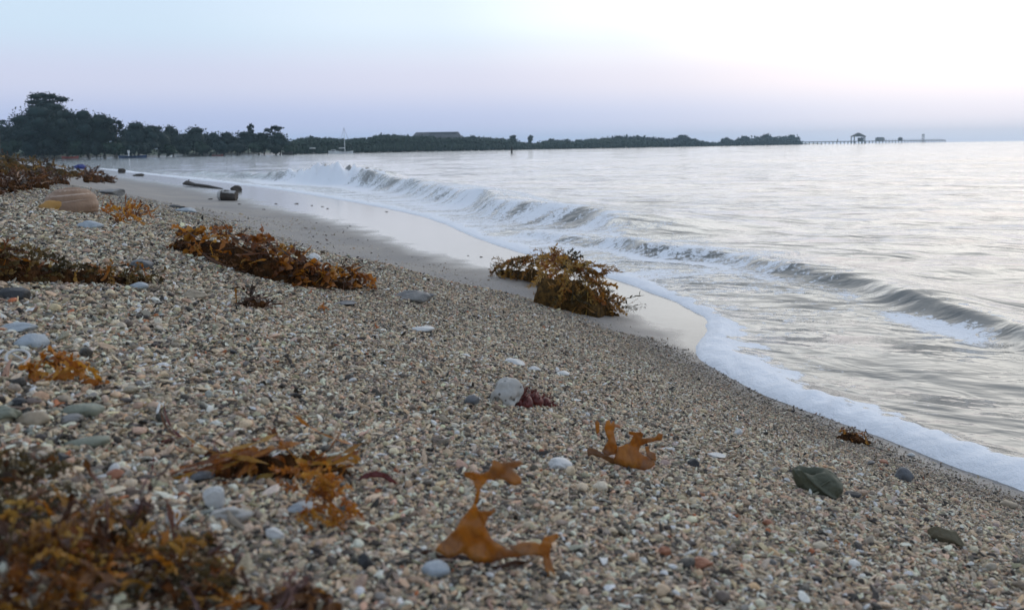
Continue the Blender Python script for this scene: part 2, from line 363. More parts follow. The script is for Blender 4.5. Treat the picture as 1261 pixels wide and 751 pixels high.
# foam amounts
band = np.interp(y, [0, 1.5, 1.9, 2.35, 2.7, 3, 4, 8, 20], [.075, .09, .115, .17, .06, .05, .08, .13, .2]) * (1 + .5 * pn(x * 3, y * 3, 61))
fo = 1.2 * np.clip(1.4 - np.maximum(-sn, 0) / band + .9 * pn(x * 11, y * 11, 62) + .5 * pn(x * 26, y * 26, 63), 0, 1)
lace = np.interp(y, [0, 2.0, 2.7, 3.3, 4.2, 7, 9, 12, 16], [.22, .30, .40, .54, .66, .74, .80, .7, .42])
ext = np.interp(y, [0, 2.0, 3, 4, 7, 10, 16], [.3, .45, .9, 1.3, 1.8, 2.1, 1.9])
fo = np.maximum(fo, lace * sstep(ext * 1.15, ext * .5, -s) * (s < 0) * (.82 + .55 * pn(xr * 1.2, yr * 3.2, 51) + .55 * pn(xr * 3, yr * 9, 54)))
fA = np.interp(tA, [0, .15, .26, .36, .5, .62, .75, 1], [.25, .25, .9, 1.25, .95, .45, .22, .12])

fo = np.maximum(fo, fA * np.where(sA < 0, np.maximum(np.exp(-((dAn - .45) / .38)**2), brk * np.exp(-(dAn / .8)**2)), np.exp(-(dAn / (.05 + .2 * brk))**2)) * (.95 + .6 * pn(x * 2, y * 2, 52)))
fB = np.interp(tB, [0, .2, .35, .45, .6, .7, .85, 1], [.8, 1.1, .9, .9, .75, .85, .8, .75])
fo = np.maximum(fo, fB * np.where(sB < 0, np.exp(-((dBn - .15) / .10)**2), np.exp(-(dBn / .09)**2) * .75) * (.75 + 1.1 * pn(x * 2.4, y * 2.4, 53)))
me = mesh_np('sea', np.stack([x, y, z], 1), f, 4); vattr(me, 'foam', np.clip(fo, 0, 1.3) * (1 - sstep(30, 50, D))); vattr(me, 'near', np.exp(-D / 6))
o = link('sea', me, MAT_WATER, smooth=True); tag(o, kind='structure')

# ------------------------------------------------------------------ grit: shell and coral fragments (uncountable, one object)
def chip_mesh(kind, sd):
    r_ = np.random.RandomState(sd); bm = bmesh.new()
    bmesh.ops.create_icosphere(bm, subdivisions=2, radius=.5)
    ax = {'flake': (1.2, .55, .17), 'lump': (.9, .60, .44), 'rod': (1.5, .30, .26), 'curl': (1.15, .6, .15), 'grain': (.8, .7, .6)}[kind]
    off = r_.rand(3) * 50
    planes = [(Vector(r_.normal(size=3)).normalized(), r_.uniform(.20, .40)) for _ in range(7 if kind in ('flake', 'curl', 'lump') else 3)]
    for v_ in bm.verts:
        for nrm_, h in planes:
            t = v_.co.dot(nrm_) - h
            if t > 0: v_.co -= nrm_ * t * .92
        n_ = float(pn(v_.co.x * 3 + off[0], v_.co.y * 3 + v_.co.z * 2.3 + off[1], sd))
        v_.co *= 1 + .28 * n_
        v_.co.x *= ax[0]; v_.co.y *= ax[1]; v_.co.z *= ax[2]
        if kind == 'curl': v_.co.z += .38 * (v_.co.y**2) * 2 - .9 * v_.co.x**2 * .5
        if kind == 'rod': v_.co.y += .35 * v_.co.x**2; v_.co.z += .08 * math.sin(v_.co.x * 9 + sd)
    me = bpy.data.meshes.new('chip'); bm.to_mesh(me); bm.free()
    return me
M = Mt('shell_grit', .62, .45); pc = M.attr('pcol', 'INSTANCER', 'Color'); v = M.coord('Object')
nz = M.noise(v, 5, 4, .65); M.l(M.mix(1.0, pc, M.ramp(nz, [(.3, (.72, .70, .68)), (.7, (1.12, 1.1, 1.08))]), 'MULTIPLY'), M.b.inputs['Base Color'])
M.l(M.bump(M.noise(v, 14, 3), .35, .05), M.b.inputs['Normal']); M.l(M.attr('prough', 'INSTANCER'), M.b.inputs['Roughness'])
MAT_GRIT = M.m
protos = bpy.data.collections.new('grit_shapes'); kinds = ['flake'] * 5 + ['curl'] * 4 + ['lump'] * 4 + ['rod'] * 3 + ['grain'] * 2
for i, k in enumerate(kinds):
    cm = chip_mesh(k, 100 + i); cm.materials.append(MAT_GRIT)
    cm.polygons.foreach_set('use_smooth', [k in ('rod', 'grain')] * len(cm.polygons))
    protos.objects.link(bpy.data.objects.new('chip_%02d' % i, cm))
def scatter(n, r0, r1, half=40, dens=None):
    u = rng.random(n); a = np.radians(rng.uniform(-half, half, n)); rr = np.sqrt(r0**2 + u * (r1**2 - r0**2))
    return rr * np.sin(a), rr * np.cos(a)
def ring(r0, r1, per_m2): return scatter(int(per_m2 * math.radians(80) / 2 * (r1**2 - r0**2)), r0, r1)
parts_ = [ring(.16, .8, 190000), ring(.8, 1.5, 175000), ring(1.5, 2.5, 110000), ring(2.5, 4.2, 40000), ring(4.2, 7.5, 8000)]
gx = np.concatenate([p[0] for p in parts_]); gy = np.concatenate([p[1] for p in parts_]); gs = sdist(gx, gy)
ge = gs - wetw(gy) - .06 * pn(gx * 1.3, gy * 1.3, 8); gD = np.hypot(gx, gy)
soff = lambda y_: np.interp(y_, [2.3, 3, 4, 5, 8, 12], [.0, .22, .45, .75, 1.7, 2.6])
pk = rng.random(len(gx)) < np.where(gy < 2.5, sstep(-.06, .05, ge), .05 * sstep(-.1, .3, ge) * (1 + 1.6 * pn(gx * 2.2, gy * 2.2, 91)) + sstep(.6 * soff(gy), 1.5 * soff(gy) + .12, ge) * (1 - sstep(4.5, 7.5, gD))) ; pk &= (gs > .0)
# left out where a hollow is too far left to see
gx, gy, gs, gD = gx[pk], gy[pk], gs[pk], gD[pk]; n = len(gx)
size = np.exp(rng.normal(math.log(.0026), .44, n)).clip(.0016, .0095)
leftz = sstep(.0, -.45, gx + .12 * gy) ; size *= 1 + .45 * leftz; size *= 1 - .25 * sstep(.5, .1, gs) * (gy > 1)
size *= np.where(gD > 2.5, 1.15, 1.0) * np.where(gD > 4.2, 1.2, 1.0)
gz = hgt(gx, gy, gs) + size * rng.uniform(-.12, .42, n)
pal = np.array([(.50, .43, .345), (.40, .32, .245), (.30, .28, .25), (.045, .042, .04), (.42, .31, .25), (.68, .65, .59), (.24, .265, .265), (.34, .13, .06), (.17, .15, .13), (.54, .40, .29), (.30, .29, .22)])
pw = np.array([.24, .13, .12, .15, .045, .17, .03, .007, .12, .04, .03]); pw2 = np.array([.20, .08, .14, .15, .02, .17, .07, .010, .12, .03, .09])
ci = np.where(rng.random(n) < leftz, rng.choice(len(pal), n, p=pw2 / pw2.sum()), rng.choice(len(pal), n, p=pw / pw.sum()))
pc_ = pal[ci] * np.exp(rng.normal(0, .18, n))[:, None] * (1 + rng.normal(0, .04, (n, 3)))
damp = 1 - .30 * sstep(.30, .02, ge[pk]) - .25 * sstep(.10, .0, ge[pk]) ; pc_ *= damp[:, None] * np.array([1.35, 1.22, 1.04])
pc_ = np.clip(pc_, .01, .8)
me = bpy.data.meshes.new('shell_grit'); me.vertices.add(n); me.vertices.foreach_set('co', np.stack([gx, gy, gz], 1).astype(np.float32).ravel())
def add_attr(name, ty, val, key): a = me.attributes.new(name, ty, 'POINT'); a.data.foreach_set(key, np.asarray(val).ravel())
rot = np.stack([rng.normal(0, .45, n), rng.normal(0, .38, n), rng.uniform(0, 6.283, n)], 1).astype(np.float32)
add_attr('rot', 'FLOAT_VECTOR', rot, 'vector')
add_attr('scl', 'FLOAT_VECTOR', (size[:, None] * 1.55 * np.exp(rng.normal(0, .15, (n, 3)))).astype(np.float32), 'vector')
add_attr('idx', 'INT', rng.integers(0, len(kinds), n).astype(np.int32), 'value')
add_attr('pcol', 'FLOAT_COLOR', np.concatenate([pc_, np.ones((n, 1))], 1).astype(np.float32), 'color')
add_attr('prough', 'FLOAT', (rng.uniform(.42, .8, n) - .2 * sstep(.25, .02, ge[pk])).astype(np.float32), 'value')
grit_o = link('shell_grit', me); tag(grit_o, 'coarse grit of broken shell and coral covering the dry upper beach', 'shell grit', kind='stuff')
ng = bpy.data.node_groups.new('scatter_chips', 'GeometryNodeTree')
ng.interface.new_socket('Geometry', in_out='INPUT', socket_type='NodeSocketGeometry'); ng.interface.new_socket('Geometry', in_out='OUTPUT', socket_type='NodeSocketGeometry')
gi = ng.nodes.new('NodeGroupInput'); go = ng.nodes.new('NodeGroupOutput'); iop = ng.nodes.new('GeometryNodeInstanceOnPoints')
cinf = ng.nodes.new('GeometryNodeCollectionInfo'); cinf.inputs['Collection'].default_value = protos; cinf.inputs['Separate Children'].default_value = True; cinf.inputs['Reset Children'].default_value = True
m2p = ng.nodes.new('GeometryNodeMeshToPoints'); ng.links.new(gi.outputs[0], m2p.inputs[0])
def na_(name, ty): q = ng.nodes.new('GeometryNodeInputNamedAttribute'); q.data_type = ty; q.inputs['Name'].default_value = name; return q.outputs[0]
ng.links.new(m2p.outputs[0], iop.inputs['Points']); ng.links.new(cinf.outputs[0], iop.inputs['Instance']); iop.inputs['Pick Instance'].default_value = True
e2r = ng.nodes.new('FunctionNodeEulerToRotation'); ng.links.new(na_('rot', 'FLOAT_VECTOR'), e2r.inputs[0]); ng.links.new(e2r.outputs[0], iop.inputs['Rotation'])
ng.links.new(na_('idx', 'INT'), iop.inputs['Instance Index']); ng.links.new(na_('scl', 'FLOAT_VECTOR'), iop.inputs['Scale']); ng.links.new(iop.outputs[0], go.inputs[0])
md = grit_o.modifiers.new('scatter', 'NODES'); md.node_group = ng
print('grit', n)

# ------------------------------------------------------------------ weed, shell and stone materials
def weed_mat(name, stops, rough=.32, transl=.35, scale=30):
    M = Mt(name, rough, .5); oi = M.n('ShaderNodeObjectInfo'); v = M.coord('Object')
    c = M.ramp(M.math('ADD', M.math('MULTIPLY', oi.outputs['Random'], .75), M.math('MULTIPLY', M.noise(v, scale, 4, .6), .45)), stops)
    c = M.mix(1.0, c, M.ramp(M.noise(v, scale * 4, 3), [(.3, (.7, .65, .6)), (.7, (1.15, 1.15, 1.1))]), 'MULTIPLY')
    M.l(c, M.b.inputs['Base Color']); M.l(M.bump(M.noise(v, scale * 2.5, 3), .35, .004), M.b.inputs['Normal'])
    t = M.n('ShaderNodeBsdfTranslucent'); M.l(c, t.inputs[0]); mx = M.n('ShaderNodeMixShader'); mx.inputs[0].default_value = transl
    M.l(M.b.outputs[0], mx.inputs[1]); M.l(t.outputs[0], mx.inputs[2]); M.l(mx.outputs[0], M.nt.nodes['Material Output'].inputs[0]); return M.m
W_AMB = weed_mat('weed_amber', [(.1, (.10, .032, .010)), (.45, (.30, .095, .014)), (.75, (.52, .20, .022)), (1, (.50, .27, .05))])
W_KELP = None
W_GOLD = weed_mat('weed_golden', [(.1, (.12, .055, .015)), (.45, (.33, .155, .026)), (.75, (.50, .26, .045)), (1, (.56, .36, .09))])
W_ORNG = weed_mat('weed_orange', [(.1, (.30, .09, .012)), (.5, (.55, .20, .02)), (1, (.66, .34, .05))], transl=.4)
W_OLIV = weed_mat('weed_olive', [(.1, (.035, .03, .016)), (.5, (.10, .075, .032)), (.85, (.20, .13, .04)), (1, (.34, .18, .04))])
W_DARK = weed_mat('weed_dark', [(.1, (.020, .011, .006)), (.6, (.055, .025, .011)), (1, (.13, .05, .018))], transl=.1)
W_RED = weed_mat('weed_dark_red', [(.1, (.06, .012, .010)), (.6, (.16, .022, .016)), (1, (.26, .05, .03))], transl=.25)
W_RUST = weed_mat('weed_rust', [(.1, (.045, .018, .009)), (.5, (.12, .045, .015)), (1, (.24, .10, .026))], transl=.25)
W_MATT = simple('matted_weed', (.022, .012, .006), (.10, .042, .014), .95, 60, .9, .004, .1)
W_MATT2 = simple('matted_olive_weed', (.035, .022, .010), (.16, .085, .025), .9, 70, 1.0, .006, .1)
W_PURP = weed_mat('weed_purple_brown', [(.1, (.07, .035, .035)), (.6, (.15, .075, .065)), (1, (.24, .12, .09))], transl=.2)

M = Mt('kelp_blade', .25, .5); v = M.coord('Object'); nz_ = M.noise(v, 22, 4, .6, .6); vein = M.noise(M.coord('Object', (70, 70, 45)), 1, 3, .6, 1.5)
c = M.ramp(nz_, [(.30, (.30, .20, .15)), (.42, (.44, .20, .06)), (.55, (.60, .25, .025)), (.72, (.70, .36, .05))]); c = M.mix(1.0, c, M.ramp(vein, [(.35, (.80, .72, .66)), (.6, (1.08, 1.08, 1.08))]), 'MULTIPLY')
M.l(c, M.b.inputs['Base Color']); M.l(M.bump(M.math('ADD', nz_, vein), .5, .002), M.b.inputs['Normal']); t = M.n('ShaderNodeBsdfTranslucent'); M.l(c, t.inputs[0]); mx = M.n('ShaderNodeMixShader'); mx.inputs[0].default_value = .45
M.l(M.b.outputs[0], mx.inputs[1]); M.l(t.outputs[0], mx.inputs[2]); M.l(mx.outputs[0], M.nt.nodes['Material Output'].inputs[0]); W_KELP = M.m

# ------------------------------------------------------------------ frond shapes (unit length along +x)
def ribbon(sd, W=.16, forks=0, curl=1.0, ns=12):
    r_ = random.Random(sd); mb = MB()
    def strip(p, ang, pit, L, W, depth):
        pts = []; a, b = ang, pit; ca, cb = r_.uniform(-2.2, 2.2) * curl, r_.uniform(-2.4, 1.6 if curl < 1.9 else -.2) * (curl if curl < 1.9 else 1.1); q = Vector(p); ph = r_.uniform(0, 6)
        for i in range(ns + 1):
            t = i / ns; w_ = W * (math.sin(math.pi * min(.12 + t * .88, 1))**.6 + .03) * (.75 + .25 * math.sin(t * 9 + ph))
            d = Vector((math.cos(a) * math.cos(b), math.sin(a) * math.cos(b), math.sin(b))); sd_ = Vector((-math.sin(a), math.cos(a), 0)); up = d.cross(sd_) * -1
            tw = .7 * math.sin(t * 4 + ph) * curl; s2 = sd_ * math.cos(tw) + up * math.sin(tw)
            ruf = .25 * w_ * math.sin(t * 17 + ph)
            pts.append((q - s2 * w_ * .5 + up * ruf, q.copy() + up * w_ * .12, q + s2 * w_ * .5 - up * ruf)); q = q + d * (L / ns); a += ca / ns * L; b += cb / ns * L
            if depth > 0 and i in (ns // 2, int(ns * .7)): strip(q, a + r_.choice((-1, 1)) * r_.uniform(.5, .9), b, L * .5, W * .75, depth - 1)
        vs = [v_ for t3 in pts for v_ in t3]; fs = []
        for i in range(ns):
            for k in range(2): o_ = i * 3 + k; fs.append((o_, o_ + 1, o_ + 4, o_ + 3))
        mb.add(vs, fs)
    strip((0, 0, 0), 0, r_.uniform(-.1, .4), 1.0, W, forks); return mb.mesh('frond')
def sprig(sd, nl=22, L=.20, W=.045, ball=5, wob=1.0):
    r_ = random.Random(sd); mb = MB(); pts = []; q = Vector((0, 0, 0)); a, b = 0, r_.uniform(0, .4)
    for i in range(9):
        pts.append(q.copy()); d = Vector((math.cos(a) * math.cos(b), math.sin(a) * math.cos(b), math.sin(b))); q = q + d / 8; a += r_.uniform(-.35, .35) * wob; b += r_.uniform(-.35, .25) * wob
    mb.tube(pts, [.014 * (1 - i * .08) for i in range(9)], 4)
    for k in range(nl):
        t = .08 + .92 * (k + r_.random() * .8) / nl * 8; i = min(int(t), 7); p = pts[i].lerp(pts[i + 1], min(t - i, 1)); d = (pts[i + 1] - pts[i]).normalized()
        rv = Vector((r_.gauss(0, 1), r_.gauss(0, 1), r_.gauss(.2, 1))).normalized(); e = (d * r_.uniform(.5, 1.1) + rv).normalized(); sd_ = e.cross(Vector((r_.gauss(0, 1), r_.gauss(0, 1), r_.gauss(0, 1)))).normalized()
        l_ = L * r_.uniform(.6, 1.25); w_ = W * r_.uniform(.7, 1.3); nn = e.cross(sd_) * r_.uniform(-.25, .25)
        mb.add([p, p + e * l_ * .35 + sd_ * w_ + nn * l_ * .3, p + e * l_ * .35 - sd_ * w_ + nn * l_ * .3, p + e * l_ * .75 + sd_ * w_ * .8 + nn * l_ * .6, p + e * l_ * .75 - sd_ * w_ * .8 + nn * l_ * .6, p + e * l_ + nn * l_ * .5], [(0, 1, 2), (1, 3, 4, 2), (3, 5, 4)])
        if k < ball: mb.ball(p + rv * .05, .022, 1.1, 5, 3)
    return mb.mesh('frond')
def wire(sd, rad=.012):
    r_ = random.Random(sd); pts = []; q = Vector((0, 0, 0)); a, b = 0, r_.uniform(.3, .9); ca, cb = r_.uniform(-3, 3), -r_.uniform(1.5, 3.4)
    for i in range(14):
        pts.append(q.copy()); q = q + Vector((math.cos(a) * math.cos(b), math.sin(a) * math.cos(b), math.sin(b))) / 13; a += ca / 13 + r_.uniform(-.2, .2); b += cb / 13 + r_.uniform(-.15, .15)
    mb = MB(); mb.tube(pts, [rad * (1.1 - .05 * i) for i in range(14)], 5)
    for k in (5, 9): mb.tube([pts[k], pts[k] + Vector((r_.uniform(-.1, .1), r_.uniform(-.1, .1), .10))], [rad, rad * .5], 4)
    return mb.mesh('stalk')
def thick(me, t):
    for p in me.polygons: p.use_smooth = True
    return me
RIB = [thick(ribbon(i, .15, 0), 0) for i in range(5)] + [thick(ribbon(20 + i, .20, 1), 0) for i in range(4)]
BROAD = [thick(ribbon(40 + i, .34, 1, .9), 0) for i in range(4)] + [thick(ribbon(50 + i, .27, 1, 1.1), 0) for i in range(3)]
CURL = [thick(ribbon(140 + i, .17, 0, 2.6, 16), 0) for i in range(6)] + [thick(ribbon(150 + i, .26, 1, 2.0, 14), 0) for i in range(3)]
LONG = [thick(ribbon(60 + i, .085, 0, .45, 14), 0) for i in range(5)]
SPR = [sprig(i) for i in range(6)]; SPR2 = [sprig(30 + i, 30, .15, .028, 8) for i in range(5)]; STRAW = [sprig(90 + i, 38, .17, .016, 3, .9) for i in range(6)]; THIN = [sprig(60 + i, 9, .17, .022, 2) for i in range(4)]
WIR = [thick(wire(i), 0) for i in range(6)]; WIR2 = [thick(wire(30 + i, .022), 0) for i in range(3)]
_mc = {}
def mated(me, mat):                                        # one shared mesh per (shape, material)
    k = (me.name, mat.name)
    if k not in _mc: m2 = me.copy(); m2.materials.clear(); m2.materials.append(mat); _mc[k] = m2
    return _mc[k]

def heap(name, label, cat, spine, n, mix_, size, group=None, mound_mat=W_MATT, seed=0, out_=.35, wid=.9, along=.5, low=0.0, lift=1.0, mound=True, flat=1.0, drape=0.0, msz=1.0, push=0.0, zcap=1.0):
    """spine: (photo x, photo y of the foot, height in photo pixels); mix_: (meshes, material, share, size factor)"""
    r_ = random.Random(seed + 900); P = []
    for px, py, h in spine:
        p = G(px, py); P.append((p, h * mpp(p)))
    base = P[len(P) // 2][0].copy(); root = tag(empty(name, base), label, cat, group)
    sc_ = mpp(base); ctrl = catmull([(p.x, p.y, p.z, h) for p, h in P], 6) if len(P) > 1 else None
    foot = [Vector(c[:3]) for c in ctrl]; hs = [max(c[3], .3 * sc_) for c in ctrl]; m = len(foot)
    view = Vector((base.x, base.y, 0)).normalized()
    cents = []
    for i in range(m):
        t = (foot[min(i + 1, m - 1)] - foot[max(i - 1, 0)]); t.z = 0; t.normalize(); nr_ = Vector((-t.y, t.x, 0))
        if nr_.dot(view) < 0: nr_ = -nr_
        wd = hs[i] * wid; c = foot[i] + nr_ * wd; c.z = float(hgt(c.x, c.y)[0]); cents.append((c, t, nr_, wd, hs[i]))
    def surf(i, th, k=.95):
        c, t, nr_, wd, h = cents[i]; return Vector((c.x, c.y, c.z)) + nr_ * (-math.cos(th) * wd) + Vector((0, 0, math.sin(th) * h * k))
    if mound:
        mb = MB()
        for i in range(0, m, 2):
            c, t, nr_, wd, h = cents[i]; e = .6 if i in (0, m - 1) else 1
            for q in range(3):
                cc = Vector(c) - base + nr_ * wd * r_.uniform(-.45, .3) + t * wd * r_.uniform(-.3, .3) + Vector((0, 0, h * r_.uniform(-.05, .12))); rx, rz_ = wd * r_.uniform(.50, .75) * e, h * r_.uniform(.50, .74) * e; NU, NV = 20, 10; vs = []
                for jj in range(NV + 1):
                    for kk in range(NU):
                        th, ph = math.pi * jj / NV, 2 * math.pi * kk / NU; d_ = Vector((math.sin(th) * math.cos(ph), math.sin(th) * math.sin(ph), math.cos(th)))
                        k_ = 1 + .20 * float(pn(d_.x * 2.2 + i, d_.y * 2.2 + d_.z * 2 + q, seed)) + .16 * float(pn(d_.x * 6 + i, d_.y * 6 + d_.z * 5 + q, seed + 1)); vs.append(cc + Vector((d_.x * rx * k_, d_.y * rx * k_, d_.z * rz_ * k_)) * msz)
                mb.add(vs, [(jj * NU + kk, (jj + 1) * NU + kk, (jj + 1) * NU + (kk + 1) % NU, jj * NU + (kk + 1) % NU) for jj in range(NV) for kk in range(NU)])
        mb.build('matted_weed', mound_mat, root, True)
    tot = sum(q[2] for q in mix_)
    for _ in range(n):
        u = r_.random() * tot
        for meshes, mat, share, sf in mix_:
            u -= share
            if u <= 0: break
        i = min(int(r_.random() * m), m - 1); th = r_.uniform(.0, 1.5) if r_.random() < .62 else r_.uniform(1.0, 2.5); th = max(th, low)
        p = surf(i, th, 1.0 * flat); c, t, nr_, wd, h = cents[i]; p = p + (nr_ * (-math.cos(th)) + Vector((0, 0, math.sin(th)))) * push * sc_
        onrm = (nr_ * (-math.cos(th)) + Vector((0, 0, math.sin(th)))).normalized()
        down = (nr_ * math.sin(th) * (-1 if th < 1.57 else 1) * 1.0 - Vector((0, 0, 1))); down = (down - onrm * down.dot(onrm)) if abs(math.cos(th)) > .1 else Vector((0, 0, 0))
        d = down * drape + t * r_.choice((-1, 1)) * (.45 + abs(r_.gauss(0, .7))) * along * 2 + Vector((r_.gauss(0, .6), r_.gauss(0, .6), r_.gauss(-.1, .5) * lift)); d = (d - onrm * d.dot(onrm)).normalized() + onrm * r_.uniform(-.05, out_) * 1.2
        if d.z > .4 and zcap < 1: d.z = zcap * d.z
        d.normalize()
        L = size * sc_ * sf * r_.uniform(.6, 1.25); q0 = p - d * L * .45
        zg = float(hgt(q0.x, q0.y)[0]); q0.z = max(q0.z, zg + .3 * sc_); e = q0 + d * L; zg = float(hgt(e.x, e.y)[0])
        if e.z < zg + .5 * sc_: d.z += (zg + 1.0 * sc_ - e.z) / L; d.normalize()
        y_ = onrm.cross(d)
        if y_.length < .1: y_ = Vector((0, 0, 1)).cross(d)
        y_.normalize(); y_ = (y_ + d.cross(y_) * r_.uniform(-.8, .8)).normalized(); z_ = d.cross(y_)
        o = link('frond' if meshes is not WIR and meshes is not WIR2 else 'stalk', mated(r_.choice(meshes), mat), None, root)
        o.matrix_local = Matrix.Translation(q0 - base) @ Matrix((d, y_, z_)).transposed().to_4x4() @ Matrix.Scale(L, 4)
    return root
def blade_at(root, meshes_i, mat, p0, p1, wfac=1.0, roll=0, name='frond'):
    """one frond from world point p0 to p1, child of root"""
    d = p1 - p0; L = d.length; d.normalize(); y_ = Vector((0, 0, 1)).cross(d)
    if y_.length < .05: y_ = Vector((1, 0, 0))
    y_.normalize(); y_ = Matrix.Rotation(roll, 3, d) @ y_; z_ = d.cross(y_)
    o = link(name, mated(meshes_i, mat), None, root)
    o.matrix_local = Matrix.Translation(p0 - root.location) @ Matrix((d, y_, z_)).transposed().to_4x4() @ Matrix.Diagonal((L, L * wfac, L * wfac, 1)); return o
def lift_pt(px, py, base):                                  # point above/beside a base point, at the base's distance from the eye
    d = ray(px, py); vb = base - Vector((0, 0, CH)); k = (vb.x * _f[0] + vb.y * _f[1] + vb.z * _f[2]); return Vector((d[0] * k, d[1] * k, CH + d[2] * k))

# ------------------------------------------------------------------ the weed on the beach
h = heap('seaweed_heap', 'long heap of amber brown kelp with curling dark stalks on the gravel ridge', 'seaweed',
     [(208, 306, 18), (235, 316, 30), (275, 330, 38), (320, 343, 38), (365, 353, 28), (405, 358, 24), (440, 358, 18), (456, 356, 8)], 285,
     [(CURL, W_AMB, 6, 1.1), (CURL, W_ORNG, 1.8, 1.0), (CURL, W_RUST, 2, 1.0), (BROAD, W_AMB, 1.2, .6), (LONG, W_DARK, 1.0, 1.2), (LONG, W_RUST, 1, 1.2), (LONG, W_AMB, 1, 1.2), (WIR, W_DARK, 4, .9), (SPR2, W_RUST, 1.5, .9)], 30, seed=1, out_=.02, along=1.1, lift=.05, zcap=.15, msz=.85, push=1.0)
b = G(438, 355); blade_at(h, CURL[1], W_ORNG, b, lift_pt(466, 349, b), 1.0); blade_at(h, RIB[1], W_ORNG, b, lift_pt(452, 338, b), 1.0)
b = G(415, 352); blade_at(h, LONG[0], W_ORNG, b, lift_pt(443, 316, b), 1.5); blade_at(h, RIB[2], W_ORNG, b, lift_pt(462, 346, b), 1.1, 1.0)
blade_at(h, LONG[1], W_ORNG, b, lift_pt(410, 322, b), 1.5); b = G(345, 330); blade_at(h, BROAD[1], W_RUST, lift_pt(340, 312, b), lift_pt(361, 290, b), .8)
b = G(270, 322)
for k, (u0_, u1_) in enumerate([((240, 285), (262, 268)), ((262, 270), (300, 285)), ((285, 272), (303, 292)), ((215, 300), (248, 272))]): blade_at(h, WIR[k], W_DARK, lift_pt(*u0_, b), lift_pt(*u1_, b), .9, name='stalk')
h = heap('seaweed_heap', 'bushy golden brown mound of seaweed at the edge of the wet sand', 'seaweed',
     [(606, 339, 10), (630, 344, 24), (658, 353, 34), (682, 377, 58), (712, 386, 64), (742, 390, 44), (766, 390, 13)], 292,
     [(STRAW, W_GOLD, 5, 1.15), (SPR, W_GOLD, 4, 1.0), (SPR, W_AMB, 2.5, .95), (LONG, W_GOLD, 3, 1.0), (RIB, W_AMB, 1.5, .8), (STRAW, W_OLIV, 2, 1.1), (SPR, W_OLIV, 1.5, .9)], 28, seed=2, out_=.06, along=.28, wid=.75, drape=1.7, lift=.2, msz=.66, push=1.0, zcap=.4, mound_mat=W_MATT2)
b = G(690, 372); blade_at(h, SPR2[0], W_GOLD, lift_pt(672, 320, b), lift_pt(683, 297, b), 1.2); blade_at(h, SPR[1], W_GOLD, lift_pt(680, 330, b), lift_pt(684, 303, b), 1.0)
b = G(765, 378); blade_at(h, THIN[0], W_OLIV, b, G(802, 377) + Vector((0, 0, .006)), .6); blade_at(h, THIN[1], W_GOLD, G(770, 380), lift_pt(786, 368, b), .7); blade_at(h, THIN[2], W_OLIV, G(755, 376), G(798, 379) + Vector((0, 0, .006)), 1.0)
heap('seaweed_strand', 'olive brown ribbon of tangled weed reaching in from the left edge', 'seaweed',
     [(-40, 350, 40), (5, 350, 40), (50, 350, 28), (100, 351, 18), (150, 352, 15), (196, 351, 7)], 140,
     [(SPR, W_OLIV, 4, 1.0), (RIB, W_AMB, 2.2, .9), (BROAD, W_GOLD, 1.2, .6), (SPR2, W_RUST, 2, 1.0)], 28, seed=3, out_=.28, lift=.5, along=.8)
heap('seaweed_strand', 'low rusty brown roll of weed in front of the dark heap far left', 'seaweed',
     [(-40, 241, 12), (20, 238, 14), (60, 234, 16), (88, 228, 8)], 170, [(SPR2, W_RUST, 4, 1.0), (LONG, W_RUST, 2, 1.2), (SPR, W_DARK, 2, 1.0)], 15, seed=4, out_=.12, along=1.0)
heap('seaweed_heap', 'dark olive heap of old weed on the skyline of the berm', 'seaweed',
     [(-40, 219, 17), (5, 219, 17), (32, 218, 20), (60, 219, 15), (90, 219, 11), (118, 220, 6)], 230, [(SPR, W_OLIV, 6, 1.0), (SPR2, W_DARK, 3, 1.0), (SPR2, W_GOLD, .8, .9)], 12, seed=5, out_=.3, along=.8, mound_mat=W_MATT2)
heap('seaweed_clump', 'small dark brown clump at the right end of the skyline weed', 'seaweed', [(112, 226, 7), (130, 226, 12), (144, 226, 5)], 40, [(SPR2, W_DARK, 3, 1.0), (SPR, W_RUST, 2, 1.0)], 13, seed=6)
heap('seaweed_clump', 'loose orange clump of thin weed left of the big amber heap', 'seaweed', [(146, 275, 12), (166, 277, 20), (190, 272, 12)], 40, [(SPR, W_ORNG, 3, 1.0), (LONG, W_AMB, 2, 1.0), (SPR2, W_AMB, 2, .8)], 24, seed=7, mound=False, out_=.6)
h = heap('seaweed_clump', 'small dark reddish clump of curled weed in front of the amber heap', 'seaweed', [(296, 378, 8), (318, 381, 14), (342, 382, 7)], 28, [(RIB, W_DARK, 3, 1.0), (WIR2, W_DARK, 2, 1.0), (LONG, W_RUST, 2, 1.1)], 22, seed=8)
b = G(292, 376); blade_at(h, LONG[2], W_GOLD, b, lift_pt(292, 345, b), 1.3, name='stalk')
heap('seaweed_clump', 'orange ruffled clump of kelp on the gravel beside the white ring', 'seaweed', [(42, 473, 14), (70, 474, 28), (95, 474, 22), (122, 474, 12)], 34, [(BROAD, W_ORNG, 5, 1.0), (RIB, W_ORNG, 2, .9), (RIB, W_RUST, 1, .8)], 34, seed=9, out_=.7, mound=False)
heap('seaweed_bunch', 'arched amber bunch of long kelp blades lying on the near gravel', 'seaweed', [(250, 590, 12), (300, 590, 30), (350, 592, 38), (400, 588, 30), (432, 590, 14)], 46, [(LONG, W_AMB, 4, 1.0), (RIB, W_AMB, 3, .7), (LONG, W_GOLD, 2.5, 1.0), (CURL, W_AMB, 2, .5), (BROAD, W_AMB, 1.2, .42)], 84, seed=10, out_=.02, along=2.6, wid=.45, lift=.3)
